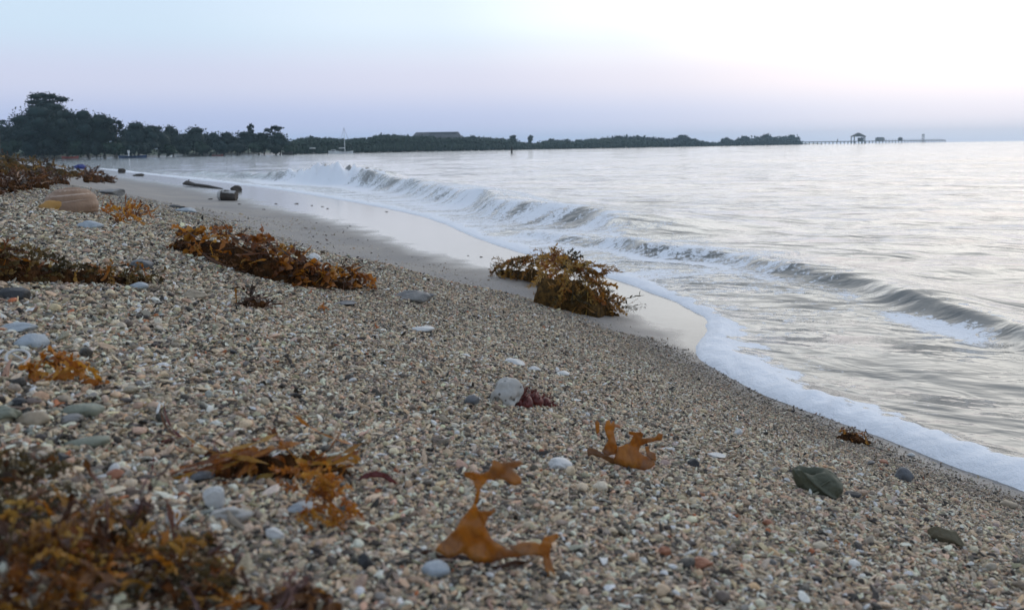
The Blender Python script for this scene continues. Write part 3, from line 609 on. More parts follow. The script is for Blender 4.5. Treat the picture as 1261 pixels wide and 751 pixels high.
heap('seaweed_clump', 'bright orange knobbly clump hanging off the amber bunch', 'seaweed', [(372, 650, 14), (395, 655, 40), (418, 655, 58), (440, 640, 30)], 56, [(SPR, W_ORNG, 4, 1.0), (RIB, W_ORNG, 2, .9), (SPR2, W_AMB, 2, .9)], 36, seed=11, out_=.8, mound=False)
heap('seaweed_strand', 'thin rusty strand of weed running left from the amber bunch', 'seaweed', [(190, 545, 8), (215, 552, 10), (245, 560, 8), (270, 566, 5)], 18, [(LONG, W_RUST, 3, 1.0), (LONG, W_RED, 2, 1.0), (SPR, W_RUST, 1, .7)], 48, seed=12, out_=.3, along=2, mound=False)
heap('seaweed_tangle', 'blurred brown tangle of branching weed in the near left corner', 'seaweed',
     [(-30, 690, 32), (30, 700, 42), (90, 720, 40), (150, 735, 38), (215, 750, 38), (262, 760, 22)], 280,
     [(THIN, W_RUST, 3, 1.1), (SPR, W_GOLD, 2.0, .8), (SPR, W_OLIV, 2.5, .8), (SPR, W_RUST, 2, .8), (LONG, W_PURP, 2, 1.0), (RIB, W_DARK, 1, .7), (RIB, W_AMB, 3, .7), (CURL, W_OLIV, 2, .5), (BROAD, W_AMB, 2.4, .4), (RIB, W_GOLD, 2, .5), (WIR2, W_PURP, 1, .9)], 62, seed=13, out_=.5, along=.6, mound=False, lift=1.2, wid=1.7)
heap('seaweed_tangle', 'amber and rust blades of weed heaped in the very corner at lower left', 'seaweed',
     [(-20, 750, 50), (25, 760, 60), (75, 765, 50), (120, 770, 40)], 120, [(CURL, W_AMB, 3, .8), (RIB, W_RUST, 3, .9), (SPR, W_GOLD, 2, .8), (BROAD, W_AMB, 1.5, .5), (THIN, W_RUST, 2, 1.1)], 58, seed=23, out_=.5, along=.5, mound=False, lift=1.2, wid=1.3)
heap('seaweed_tangle', 'olive brown weed fronds standing at the left edge of the near gravel', 'seaweed',
     [(-25, 625, 45), (10, 640, 55), (40, 660, 35)], 90, [(THIN, W_OLIV, 3, 1.1), (RIB, W_RUST, 2, .8), (SPR, W_OLIV, 2, .8)], 48, seed=14, out_=.6, mound=False, lift=2)
heap('seaweed_clump', 'reddish brown flat clump at the bottom edge of the near gravel', 'seaweed', [(285, 760, 14), (330, 765, 26), (375, 765, 24), (405, 758, 12)], 34, [(BROAD, W_RUST, 3, .8), (RIB, W_PURP, 2, .9), (SPR, W_ORNG, 1.2, .6)], 50, seed=15, out_=.35, mound=False)
heap('seaweed_clump', 'dark red tuft lying against the white coral stone', 'seaweed', [(636, 501, 11), (658, 503, 20), (686, 502, 9)], 90, [(SPR2, W_RED, 3, 1.0), (RIB, W_RED, 2, .8)], 14, seed=16, mound_mat=W_RED, out_=.15)
heap('seaweed_clump', 'little brown and yellow scrap of weed beside the foam edge', 'seaweed', [(1042, 544, 10), (1058, 547, 12), (1074, 549, 8)], 22, [(BROAD, W_ORNG, 2, .7), (SPR2, W_RUST, 3, .9)], 17, seed=17, out_=.4)
heap('seaweed_clump', 'faint orange scrap of weed between amber heap and grey stone', 'seaweed', [(392, 384, 3), (402, 384, 4)], 5, [(RIB, W_ORNG, 2, 1.0)], 12, seed=18, mound=False)
for k, (px, py, L, mt_, lab) in enumerate([(300, 395, 14, W_GOLD, 'short golden stalk standing in gravel below the dark red clump'), (266, 400, 24, W_AMB, 'thin amber stalk with bulb upright in gravel left of the dark red clump'),
        (253, 392, 20, W_RUST, 'thin rusty stalk upright in gravel at far left of the small stalks'), (325, 405, 18, W_AMB, 'broken amber sprig lying in gravel below the dark red clump')]):
    b = G(px, py); t_ = empty('seaweed_sprig', b); tag(t_, lab, 'seaweed'); blade_at(t_, THIN[k % 4], mt_, b, lift_pt(px + 3, py - L, b), .9)

# near-left upright stalks
for k, (p0, p1, mt_, lab) in enumerate([((150, 690), (170, 585), W_PURP, 'tall purple brown stalk rising left of the orange shell'), ((215, 690), (222, 600), W_PURP, 'dark purple stalk rising beside the pale square stone'),
        ((120, 700), (235, 565), W_PURP, 'long purplish stem leaning right across the near left gravel'), ((185, 585), (200, 552), W_RED, 'short dark red stalk at the end of the rusty strand')]):
    b = G(*p0); t_ = empty('seaweed_stalk', b); tag(t_, lab, 'seaweed'); e = lift_pt(*p1, b)
    blade_at(t_, LONG[k % 5], mt_, b, e, 1.0, .4, 'stalk'); blade_at(t_, THIN[k % 4], mt_, b.lerp(e, .3), e + Vector((.004, .004, -.006)), .8, name='frond')

# flat forked kelp blades, traced as leaf outlines, bent and given thickness
def leaf(name, outline, org, zoom, base, mat, root, bend=6, thickpx=1.0, seed=0, lean=0.0, tilt=0.0):
    sc_ = mpp(base); vd = Vector((base.x, base.y, 0)).normalized(); rt = Vector((vd.y, -vd.x, 0)); k0 = base
    pts = [(org[0] + x_ / zoom, org[1] + y_ / zoom) for x_, y_ in outline]
    bm = bmesh.new(); vs = [bm.verts.new((px, -py, 0)) for px, py in pts]; bm.faces.new(vs)
    bmesh.ops.triangulate(bm, faces=bm.faces[:]); bmesh.ops.subdivide_edges(bm, edges=bm.edges[:], cuts=3, use_grid_fill=True)
    bmesh.ops.remove_doubles(bm, verts=bm.verts[:], dist=.05)
    for v_ in bm.verts:
        px, py = v_.co.x, -v_.co.y; h_ = lift_pt(px, py, base)
        dep = 2.0 * bend * float(pn(px / 26, py / 26, seed)) + .55 * bend * float(pn(px / 8, py / 8, seed + 1)) + tilt * (px - pts[0][0]) - lean * (py - pts[0][1])
        v_.co = h_ + vd * dep * sc_ - base
    bmesh.ops.recalc_face_normals(bm, faces=bm.faces[:])
    me = bpy.data.meshes.new(name); bm.to_mesh(me); bm.free(); o = link(name, me, mat, root, True)
    s_ = o.modifiers.new('thickness', 'SOLIDIFY'); s_.thickness = thickpx * sc_ * .8; s_.offset = 0; return o
b = G(578, 694); t_ = tag(empty('kelp_frond', b), 'translucent amber kelp standing upright with a lobed top on the near gravel', 'seaweed')
z1 = 4.17
leaf('blade', [(150, 575), (200, 520), (262, 450), (318, 365), (350, 320), (362, 330), (375, 380), (400, 440), (430, 500), (520, 560), (600, 565), (590, 600), (480, 625), (400, 642), (340, 622), (290, 590), (220, 600)], (500, 540), z1, b, W_KELP, t_, 8, seed=1)
leaf('top_lobe', [(348, 335), (362, 270), (345, 218), (300, 192), (296, 165), (345, 168), (383, 186), (428, 160), (448, 104), (488, 126), (590, 113), (602, 127), (546, 163), (590, 193), (592, 222), (556, 236), (482, 213), (420, 214), (385, 250), (368, 335)], (500, 540), z1, b, W_KELP, t_, 6, seed=5)
leaf('side_lobe', [(372, 372), (440, 368), (452, 350), (460, 372), (425, 400), (405, 450), (392, 430)], (500, 540), z1, b, W_KELP, t_, 4, seed=6)
leaf('side_blade', [(520, 545), (600, 532), (690, 545), (712, 500), (775, 484), (787, 505), (748, 528), (738, 600), (764, 692), (722, 702), (702, 610), (640, 595), (585, 590)], (500, 540), z1, b, W_KELP, t_, 6, seed=7)
leaf('base_blade', [(60, 600), (100, 560), (170, 575), (300, 600), (420, 640), (560, 620), (640, 625), (560, 660), (420, 680), (260, 660), (130, 640)], (500, 540), z1, b + Vector((0, .006, -.002)), W_RUST, t_, 6, seed=8)
b = G(770, 578); t_ = tag(empty('kelp_frond', b), 'amber forked kelp like an antler lying on gravel in mid picture', 'seaweed')
leaf('left_lobe', [(308, 425), (368, 310), (343, 240), (333, 200), (350, 128), (380, 124), (392, 160), (417, 134), (437, 180), (417, 232), (432, 300), (457, 380), (442, 445), (350, 470)], (700, 500), 7.5, b, W_KELP, t_, 4, seed=2)
leaf('right_lobe', [(400, 520), (440, 440), (462, 380), (560, 353), (600, 272), (554, 250), (565, 228), (630, 236), (670, 222), (692, 252), (680, 290), (800, 285), (830, 243), (872, 253), (862, 307), (745, 335), (665, 370), (650, 420), (700, 468), (790, 498), (802, 540), (705, 602), (560, 562)], (700, 500), 7.5, b, W_KELP, t_, 5, seed=3)
leaf('tip', [(245, 150), (262, 125), (285, 150), (288, 240), (262, 255), (250, 200)], (700, 500), 7.5, b, W_KELP, t_, 2, seed=4)
leaf('twisted_base', [(170, 400), (190, 385), (250, 395), (310, 430), (420, 480), (520, 500), (640, 540), (520, 560), (400, 530), (300, 470), (215, 450), (180, 465)], (700, 500), 7.5, b, W_RUST, t_, 3, seed=9)
leaf('small_lobe', [(700, 360), (735, 350), (745, 400), (800, 420), (805, 500), (760, 480), (720, 440)], (700, 500), 7.5, b + Vector((0, .004, 0)), W_KELP, t_, 3, seed=10)
b = G(466, 597); t_ = tag(empty('seaweed_scrap', b), 'curved dark red scrap of weed right of the orange clump', 'seaweed')
leaf('blade', [(980, 325), (1020, 295), (1085, 280), (1150, 300), (1215, 350), (1180, 352), (1120, 320), (1060, 312), (1010, 330)], (230, 520), 4.67, b, W_RED, t_, 5, seed=11)

# ------------------------------------------------------------------ stones, shells and other single finds
def stone_mat(name, c1, c2, rough=.55, scale=12, band=False):
    M = Mt(name, rough, .45); v = M.coord('Object'); f = M.noise(v, scale, 5, .65, .3)
    c = M.ramp(f, [(.32, c1), (.66, c2)])
    if band:
        wv = M.n('ShaderNodeTexWave'); wv.inputs['Scale'].default_value = 1.3; wv.inputs['Distortion'].default_value = 2.5; wv.inputs['Detail'].default_value = 3; M.l(v, wv.inputs[0]); c = M.mix(.5, c, M.ramp(wv.outputs[0], [(0, (.62, .50, .44)), (1, (1, 1, 1))]), 'MULTIPLY')
    M.l(c, M.b.inputs['Base Color']); M.l(M.bump(M.noise(v, scale * 2.5, 4), .4, .03), M.b.inputs['Normal']); return M.m
SM = {'black': stone_mat('stone_black', (.02, .02, .022), (.05, .05, .05)), 'grey': stone_mat('stone_grey', (.13, .125, .12), (.26, .25, .23)),
      'white': stone_mat('shell_white', (.48, .47, .45), (.68, .67, .64)), 'cream': stone_mat('stone_cream', (.40, .33, .23), (.60, .52, .39)),
      'blue': stone_mat('shell_blue_grey', (.24, .27, .30), (.42, .46, .48)), 'green': stone_mat('stone_green_grey', (.14, .15, .11), (.27, .28, .21)),
      'tan': stone_mat('stone_tan', (.22, .17, .11), (.38, .31, .22)), 'rust': stone_mat('stone_rust', (.20, .07, .035), (.38, .16, .08)),
      'coral': stone_mat('coral_white', (.30, .28, .25), (.60, .57, .52), scale=5), 'olive': stone_mat('stone_olive', (.055, .06, .035), (.125, .125, .08), .6, 9),
      'sandy': stone_mat('stone_sandy', (.10, .085, .05), (.22, .185, .12), .8, 9), 'slate': stone_mat('stone_slate', (.07, .072, .078), (.15, .155, .16)),
      'pink': stone_mat('shell_pink', (.38, .26, .19), (.56, .43, .34), .5, 4), 'blueplastic': stone_mat('blue_plastic', (.012, .02, .12), (.025, .045, .24), .5),
      'wood': stone_mat('driftwood', (.035, .028, .022), (.10, .08, .065), .75, 10), 'palewood': stone_mat('pale_wood_end', (.35, .33, .31), (.60, .58, .55), .8)}
_cm = SM['coral'].node_tree; _vo = _cm.nodes.new('ShaderNodeTexVoronoi'); _vo.inputs['Scale'].default_value = 130; _tc = _cm.nodes.new('ShaderNodeTexCoord'); _cm.links.new(_tc.outputs['Object'], _vo.inputs['Vector'])
_rp = ramp(_cm, [(.12, (.12, .10, .08)), (.30, (1, 1, 1))], _vo.outputs['Distance']); _mx = _cm.nodes.new('ShaderNodeMixRGB'); _mx.blend_type = 'MULTIPLY'; _mx.inputs[0].default_value = .9  # dark spots in the coral colour paint the shade inside small pits
_pb = _cm.nodes['Principled BSDF']; _src = _pb.inputs['Base Color'].links[0].from_socket; _cm.links.new(_src, _mx.inputs[1]); _cm.links.new(_rp.outputs[0], _mx.inputs[2]); _cm.links.new(_mx.outputs[0], _pb.inputs['Base Color'])
def rock_mesh(dx, dy, dz, kind='round', seed=0, sub=3):
    bm = bmesh.new(); bmesh.ops.create_icosphere(bm, subdivisions=sub, radius=.5); r_ = np.random.RandomState(seed)
    pl = [(Vector(r_.normal(size=3)).normalized(), r_.uniform(.27, .42)) for _ in range({'round': 3, 'flat': 4, 'chunk': 9, 'coral': 5, 'shard': 6}[kind])]
    holes = [(Vector(r_.normal(size=3)).normalized() * .46, r_.uniform(.10, .20)) for _ in range(16)] if kind == 'coral' else []
    off = r_.rand() * 40
    for v_ in bm.verts:
        for nn, hh_ in pl:
            t = v_.co.dot(nn) - hh_
            if t > 0: v_.co -= nn * t * (.95 if kind in ('chunk', 'shard') else .7)
        q = v_.co; v_.co = q * (1 + .22 * float(pn(q.x * 3.1 + off, q.y * 3.1 + q.z * 2.7, seed)) + (.12 * float(pn(q.x * 11 + off, q.y * 11 + q.z * 9, seed + 1)) if kind in ('coral', 'chunk') else 0))
        for hp, hr in holes:
            dd = (v_.co - hp).length
            if dd < hr: v_.co *= 1 - .55 * (1 - dd / hr)**.7
        if kind == 'shard': v_.co.z += .45 * (.25 - v_.co.x**2) + .3 * v_.co.y**2
        v_.co.x *= dx; v_.co.y *= dy; v_.co.z *= dz
    me = bpy.data.meshes.new('stone'); bm.to_mesh(me); bm.free(); return me
_sd = 0
def find(name, px, py, wpx, hpx, kind, mat, label, cat, rz=0.0, dep=.8, tilt=0.0, sink=.22, group=None):
    """px, py: foot of the thing in the photograph"""
    global _sd; _sd += 1
    b = G(px, py); m_ = mpp(b); W_, H_ = wpx * m_ * (.72 if py > 500 and px < 500 else .9), hpx * m_ * (.66 if py > 500 and px < 500 else .9); me = rock_mesh(W_ * 1.08, W_ * dep, H_ * 1.25 / (1 - sink * .5), kind, _sd, 4 if kind == 'coral' else 3)
    o = link(name, me, SM[mat], smooth=kind not in ('chunk', 'shard')); vd = Vector((b.x, b.y, 0)).normalized()
    o.location = b + vd * W_ * dep * .45; o.location.z = float(hgt(o.location.x, o.location.y)[0]) + H_ * (.5 - sink)
    if gD.size and math.hypot(b.x, b.y) < 3: o.location.z += .0015
    o.rotation_euler = (random.uniform(-.08, .08), tilt, rz - math.atan2(b.x, b.y)); return tag(o, label, cat, group)
find('pebble', 20, 372, 36, 17, 'round', 'black', 'smooth black pebble at the left edge below the olive weed', 'pebble')
find('shell_fragment', 22, 412, 42, 9, 'shard', 'blue', 'pale blue grey shard, upper of two at the left edge', 'shell')
find('shell_fragment', 38, 431, 46, 15, 'flat', 'blue', 'thick pale blue shell piece just above the white ring', 'shell')
find('pebble', 42, 527, 42, 20, 'round', 'tan', 'round tan stone at the near left beside grey shell', 'pebble')
find('pebble', 24, 502, 22, 12, 'chunk', 'black', 'small black stone below the orange ruffled clump', 'pebble')
find('pebble', 104, 516, 58, 20, 'round', 'green', 'long smooth green grey pebble near the yellow scrap', 'pebble', dep=.5)
find('shell_fragment', 90, 526, 40, 12, 'shard', 'grey', 'grey curved shell lying against the green grey pebble', 'shell')
find('shell_fragment', 110, 553, 76, 14, 'flat', 'green', 'long grey green flat shell in the near left gravel', 'shell', dep=.35)
find('shell_fragment', 8, 522, 40, 20, 'shard', 'green', 'curled green grey shell cut by the left edge', 'shell')
find('pebble', 28, 587, 36, 24, 'round', 'cream', 'rounded cream yellow stone at the near left', 'pebble')
find('shell_fragment', 142, 588, 20, 20, 'round', 'white', 'white topped orange shell beside the purple stalk', 'shell')
find('pebble', 143, 592, 25, 14, 'round', 'rust', 'rust red stone under the white topped shell', 'pebble')
find('pebble', 78, 572, 22, 18, 'chunk', 'black', 'jagged black chip right of the cream stone', 'pebble')
find('pebble', 216, 652, 26, 30, 'chunk', 'white', 'pale square chunk beside the dark purple stalk', 'stone')
find('coral_piece', 285, 645, 66, 22, 'coral', 'coral', 'knobbly cream coral branch in the near left gravel', 'coral', dep=.5)
find('shell_fragment', 262, 628, 36, 34, 'shard', 'white', 'pointed pinkish white shell on top of the cream coral', 'shell', tilt=.5, dep=.4)
find('shell_fragment', 338, 668, 34, 18, 'shard', 'white', 'white curved sliver right of the cream coral', 'shell', tilt=.6, dep=.4)
find('shell_fragment', 372, 634, 44, 13, 'shard', 'blue', 'bluish white flat shell under the orange clump', 'shell')
find('shell_fragment', 250, 596, 36, 14, 'shard', 'slate', 'dark blue grey shell left under the amber bunch', 'shell')
find('pebble', 450, 702, 28, 24, 'chunk', 'black', 'black broken stone left of the upright kelp', 'stone')
find('pebble', 537, 712, 34, 16, 'round', 'blue', 'oval grey blue pebble in front of the upright kelp', 'pebble')
find('pebble', 508, 373, 48, 13, 'flat', 'grey', 'flat dark grey stone alone on smooth sand beyond the gravel', 'stone', rz=-.15)
find('coral_piece', 626, 500, 42, 36, 'coral', 'coral', 'white pitted coral stone with dark holes in mid picture', 'coral')
find('pebble', 581, 499, 22, 11, 'round', 'slate', 'dark slate pebble just left of the white coral stone', 'pebble')
find('shell_fragment', 634, 450, 28, 6, 'shard', 'white', 'white sliver of shell, left of three above the coral stone', 'shell', tilt=.2)
find('shell_fragment', 658, 458, 18, 5, 'shard', 'white', 'white sliver of shell, middle of three above the coral stone', 'shell', tilt=.2)
find('shell_fragment', 693, 463, 20, 5, 'flat', 'white', 'white sliver of shell, right of three above the coral stone', 'shell')
find('shell_fragment', 688, 580, 34, 12, 'shard', 'white', 'white shell chip left of the forked amber kelp', 'shell')
find('pebble', 818, 686, 17, 12, 'chunk', 'rust', 'reddish brown stone low in the middle right', 'stone')
find('pebble', 860, 703, 34, 11, 'chunk', 'rust', 'long brown red chip right of the reddish stone', 'stone')
find('pebble', 1112, 592, 22, 15, 'round', 'slate', 'blue grey pebble near the foam at right', 'pebble')
find('coral_piece', 1168, 672, 42, 22, 'chunk', 'sandy', 'sandy olive lump on the gravel at lower right', 'stone', tilt=.25, dep=.5)
find('pebble', 1240, 625, 20, 7, 'flat', 'tan', 'flat brown chip at the right edge below the foam', 'stone')
find('shell_fragment', 882, 566, 24, 6, 'shard', 'white', 'pale chip between the forked kelp and the olive stone', 'shell')
find('pebble', 854, 576, 16, 10, 'chunk', 'black', 'dark chip right of the forked kelp', 'stone')
find('shell_fragment', 1010, 680, 20, 9, 'shard', 'cream', 'cream chip left of the sandy olive lump', 'shell')
find('pebble', 1050, 613, 20, 6, 'flat', 'black', 'thin black chip right below the olive stone', 'stone')
find('shell_fragment', 387, 322, 20, 9, 'shard', 'white', 'white curved shell behind the right end of the amber heap', 'shell', tilt=.3)
find('pebble', 240, 370, 40, 12, 'chunk', 'tan', 'brownish ragged chip in front of the amber heap', 'stone')
find('shell_fragment', 175, 333, 26, 12, 'shard', 'slate', 'arched dark grey shell right of the olive weed', 'shell')
find('shell_fragment', 170, 357, 24, 8, 'flat', 'blue', 'pale blue chip at the right end of the olive weed', 'shell')
find('shell_fragment', 112, 282, 30, 9, 'flat', 'blue', 'blue grey flat shell in front of the big banded shell', 'shell')
find('shell_fragment', 425, 378, 34, 4, 'shard', 'slate', 'thin dark sliver left of the flat grey stone', 'shell')
find('shell_fragment', 520, 409, 30, 6, 'flat', 'white', 'whitish chip below the flat grey stone', 'shell')
find('pebble', 525, 367, 20, 5, 'flat', 'slate', 'small flat chip touching the flat grey stone on its right', 'stone')
find('pebble', 138, 240, 30, 9, 'chunk', 'grey', 'grey lump right of the banded shell on the berm', 'stone')
find('shell_fragment', 230, 262, 26, 6, 'flat', 'blue', 'bluish white chip left above the amber heap', 'shell')
find('pebble', 218, 257, 22, 5, 'chunk', 'black', 'dark flat scrap beyond the amber heap on smooth sand', 'debris')
find('plastic_scrap', 98, 208, 14, 6, 'chunk', 'blueplastic', 'deep blue plastic scrap on the skyline weed', 'litter')
find('driftwood_lump', 150, 213, 12, 6, 'chunk', 'wood', 'dark lump at the waterline, nearer of two on the berm edge', 'driftwood')
find('driftwood_lump', 172, 217, 14, 4, 'chunk', 'wood', 'low dark lump at the waterline right of the taller one', 'driftwood')
find('driftwood_lump', 291, 236, 14, 8, 'chunk', 'wood', 'dark lump in the thin water right of the short log', 'driftwood')
b = G(226, 229); e_ = G(274, 233); m_ = mpp(b); mb = MB(); q_ = e_ - b; mb.tube([Vector((0, 0, 2.4 * m_)), q_ * .12 + Vector((0, 0, 3.6 * m_)), q_ * .3 + Vector((0, 0, 2.2 * m_)), q_ * .6 + Vector((0, .1, 1.4 * m_)), q_ + Vector((0, 0, .5 * m_))], [1.2 * m_, 3.0 * m_, 2.0 * m_, 1.5 * m_, .6 * m_], 7)
mb.tube([q_ * .1 + Vector((0, 0, 3 * m_)), q_ * .14 + Vector((0, .05, 7.5 * m_))], [1.6 * m_, .5 * m_], 5); o = mb.build('driftwood_branch', SM['wood']); o.location = b; tag(o, 'long dark driftwood piece lying at the thin water edge', 'driftwood')
# little dark scraps on the wet sand
for px, py, wp in [(432, 277, 5), (428, 283, 4), (394, 254, 6), (386, 252, 5), (402, 257, 6), (360, 251, 8), (345, 250, 6), (470, 259, 6), (516, 263, 5), (593, 318, 6), (300, 250, 7), (262, 246, 10), (330, 258, 6), (572, 313, 4), (648, 336, 4)]:
    find('weed_scrap', px + random.uniform(-6, 6), py + random.uniform(-2, 3), wp * .7, max(wp * .15, .8), 'chunk', 'wood', 'tiny dark scrap of debris dotted on the wet sand', 'debris', group='dark scraps on the wet sand')
# larger shells and stones loose among the near gravel
r_ = random.Random(5)
for k in range(90):
    px = r_.uniform(-20, 520) if k < 66 else r_.uniform(300, 1150); py = r_.uniform(395, 745) if k < 66 else r_.uniform(520, 745)
    kc = r_.choice(['white', 'white', 'cream', 'cream', 'tan', 'grey', 'black', 'rust', 'pink'])
    nmk = {'white': 'shell', 'cream': 'shell', 'pink': 'shell', 'blue': 'shell'}.get(kc, 'stone')
    sz = r_.uniform(9, 17) * (.65 + .5 * (py - 395) / 350); word = {'white': 'white', 'cream': 'cream', 'pink': 'pink', 'blue': 'blue grey', 'tan': 'tan', 'grey': 'grey', 'black': 'black', 'green': 'green grey', 'rust': 'rust brown'}[kc]
    find('shell_fragment' if nmk == 'shell' else 'pebble', px, py, sz, sz * r_.uniform(.35, .6), r_.choice(['shard', 'flat', 'shard', 'chunk']), kc,
         'worn %s %s strewn loose among the near gravel' % (word, 'shell fragment' if nmk == 'shell' else 'pebble'), nmk, rz=r_.uniform(-1, 1), tilt=r_.uniform(-.3, .3), group='%s %ss loose in the near gravel' % (word, nmk), dep=r_.uniform(.5, .8))

# white ring
b = G(20, 449); m_ = mpp(b); mb = MB(); pts = [Vector((math.cos(a_) * 11 * m_, 0, math.sin(a_) * 8.5 * m_)) for a_ in np.linspace(0, 2 * math.pi, 25)[:-1]]
vs = []; n_ = 24
for i, p in enumerate(pts):
    rdir = p.normalized()
    for k in range(8):
        a_ = 2 * math.pi * k / 8; vs.append(p + (rdir * math.cos(a_) + Vector((0, 1, 0)) * math.sin(a_)) * 1.7 * m_)
mb.add(vs, [(i * 8 + k, i * 8 + (k + 1) % 8, ((i + 1) % n_) * 8 + (k + 1) % 8, ((i + 1) % n_) * 8 + k) for i in range(n_) for k in range(8)])
mb.tube([Vector((-5 * m_, 0, 5 * m_)), Vector((6 * m_, 0, -5 * m_))], 1.0 * m_, 6)
o = mb.build('shell_ring', SM['white'], None, True); o.location = b + Vector((0, .004, 7.5 * m_)); o.rotation_euler = (-.75, 0, -math.atan2(b.x, b.y)); tag(o, 'white worn ring of shell standing in the gravel at the left edge', 'shell')

# olive folded stone (a hollow, boat-shaped husk)
b = G(1006, 608); m_ = mpp(b) * .9; t_ = tag(empty('folded_husk', b, -math.atan2(b.x, b.y)), 'dark olive folded husk with a ridge, on gravel near the foam', 'husk')
def shellpatch(fn, nu, nv, name, mat, par, th):
    vs = [fn(i / nu, j / nv) for i in range(nu + 1) for j in range(nv + 1)]; fs = [(i * (nv + 1) + j, (i + 1) * (nv + 1) + j, (i + 1) * (nv + 1) + j + 1, i * (nv + 1) + j + 1) for i in range(nu) for j in range(nv)]
    mb = MB(); mb.add(vs, fs); o = mb.build(name, mat, par, True); s_ = o.modifiers.new('thickness', 'SOLIDIFY'); s_.thickness = th; s_.offset = 0; return o
def husk(u, v):
    x_ = (u - .5) * 60; a_ = -math.pi * .05 + v * math.pi * 1.1; w_ = 17 * math.sin(math.pi * (.12 + .8 * u))**.6
    top = 12 - 9 * math.sin(math.pi * u)**1.0 + (8 * u if u > .5 else 4); zz = 14 - math.sin(a_) * 14 * math.sin(math.pi * (.15 + .75 * u))**.7 + 3 * math.sin(u * 6) - 8 * u + (5 if v < .1 or v > .9 else 0) * (1 - u)
    return Vector((x_ * m_, math.cos(a_) * w_ * .8 * m_, ((zz + 1) * 1.55 - x_ * .18) * m_))
bm = bmesh.new(); bmesh.ops.create_icosphere(bm, subdivisions=5, radius=.5)
for v_ in bm.verts:
    q = v_.co.copy(); x_ = q.x * 2; w_ = 1 - .35 * max(-x_, 0)
    z_ = q.z * (1.0 + .05 * math.sin(x_ * 4)); y_ = q.y * w_ * .62
    if q.z > 0: z_ -= .55 * q.z * math.exp(-((x_ + .30) / .38)**2) * math.exp(-((q.y + .05) / .16)**2) * 2.2
    z_ += .26 * max(-x_ - .35, 0) - .10 * x_ - .05 * abs(math.sin((x_ * 1.3 + q.z * 2.2) * 2.6))**6 * (1 if q.y < 0 else .3)
    y_ -= .07 * math.exp(-((x_ * .7 + q.z * 1.5 - .12) / .10)**2) * (q.y < 0)
    n_ = .05 * float(pn(q.x * 5, q.z * 5 + q.y * 4, 70)) + .02 * float(pn(q.x * 15, q.z * 15 + q.y * 12, 71)); v_.co = Vector((q.x * 62 * (1 + n_), y_ * 60 * (1 + n_), (z_ * 42 * (1 + n_)) + 15)) * m_
me = bpy.data.meshes.new('husk_body'); bm.to_mesh(me); bm.free(); link('husk_body', me, SM['olive'], t_, True)
mb = MB(); mb.tube([Vector(((-8 + k * 2.6) * m_, (-17.5 - 1.2 * math.sin(k * .5)) * m_, (6 + 20 * (k / 9)**.8) * m_)) for k in range(10)], [1.3 * m_] * 10, 6); mb.build('raised_ridge', SM['olive'], t_, True)

# large banded shell with yellow weed in its mouth
b = G(87, 262); m_ = mpp(b) * .9; t_ = tag(empty('banded_shell', b, -math.atan2(b.x, b.y)), 'large pinkish brown banded shell, dome up, with a yellow patch', 'shell')
def dome(u, v):
    ph = u * 2 * math.pi; th = v * math.pi * .5; rib = 1 + .016 * math.sin(th * 15 + .6 * math.sin(ph)) + .01 * math.sin(ph * 23)
    rr = math.sin(th)**.8 * rib; return Vector((math.cos(ph) * 31 * rr * m_ + 4 * math.cos(th) * m_, (math.sin(ph) * 27 * rr + 24 + 3 * math.cos(th)) * m_, (math.cos(th)**.72 * 29 * rib - 1) * m_))
shellpatch(dome, 48, 44, 'shell_wall', stone_mat('shell_banded', (.25, .15, .09), (.42, .29, .19), .6, 6, True), t_, 2.5 * m_)
def lip(u, v):
    a_ = math.pi * (.02 + .62 * u); k_ = 1.0 - .13 * v; return Vector(((8 + math.cos(a_) * 29 * k_) * m_, (9 - 8 * math.sin(v * 3.1) + 16 * (1 - math.sin(a_))  * .2 + 10 * math.sin(a_)) * m_, (math.sin(a_) * 26 * k_) * m_))
for vv, rr_, u0, u1 in ((.34, 1.5, .46, 1.02), (.56, 1.9, .47, 1.03), (.76, 1.5, .50, .98)):
    mb = MB(); mb.tube([dome(u0 + (u1 - u0) * k / 23, vv + .05 * math.sin(k * .28)) for k in range(24)], [rr_ * m_ * math.sin(math.pi * (.06 + .88 * k / 23))**.5 for k in range(24)], 6); mb.build('whorl_ridge', SM['pink'], t_, True)
o = link('yellow_patch', rock_mesh(36 * m_, 14 * m_, 19 * m_, 'round', 79), stone_mat('shell_yellow', (.36, .17, .03), (.50, .27, .06), .4, 5), t_, True); o.location = (-17 * m_, 4.5 * m_, 6 * m_)
o = link('mouth_shade', rock_mesh(22 * m_, 10 * m_, 17 * m_, 'chunk', 80), SM['wood'], t_); o.location = (4 * m_, 2 * m_, 3 * m_)  # solid dark lump added as the shade in the shell's hollow

# short log on the wet sand
b = G(281, 247); m_ = mpp(b) * .85; t_ = tag(empty('broken_log', b, -math.atan2(b.x, b.y) - .35), 'short broken log with a pale end lying on the sand near the water', 'log')
mb = MB(); mb.tube([Vector((-9 * m_, 0, 7 * m_)), Vector((-3 * m_, 0, 7.2 * m_)), Vector((4 * m_, .5 * m_, 6.4 * m_)), Vector((12 * m_, 0, 5.5 * m_))], [7 * m_, 7.6 * m_, 7 * m_, 6.2 * m_], 12); mb.build('trunk', SM['wood'], t_)
mb = MB(); mb.tube([Vector((-13.5 * m_, 0, 7.5 * m_)), Vector((-11 * m_, 0, 7.2 * m_)), Vector((-8.5 * m_, 0, 7 * m_))], [5.0 * m_, 8 * m_, 7.6 * m_], 10); mb.build('pale_end', SM['palewood'], t_)
mb = MB()
for k in range(4): mb.tube([Vector((-6 * m_, (-4 + k * 2) * m_ - 2 * m_, (12 + k * .8) * m_)), Vector((11 * m_, (-4 + k * 2) * m_ - 1.5 * m_, (10 + k * .6) * m_))], 1.0 * m_, 5)
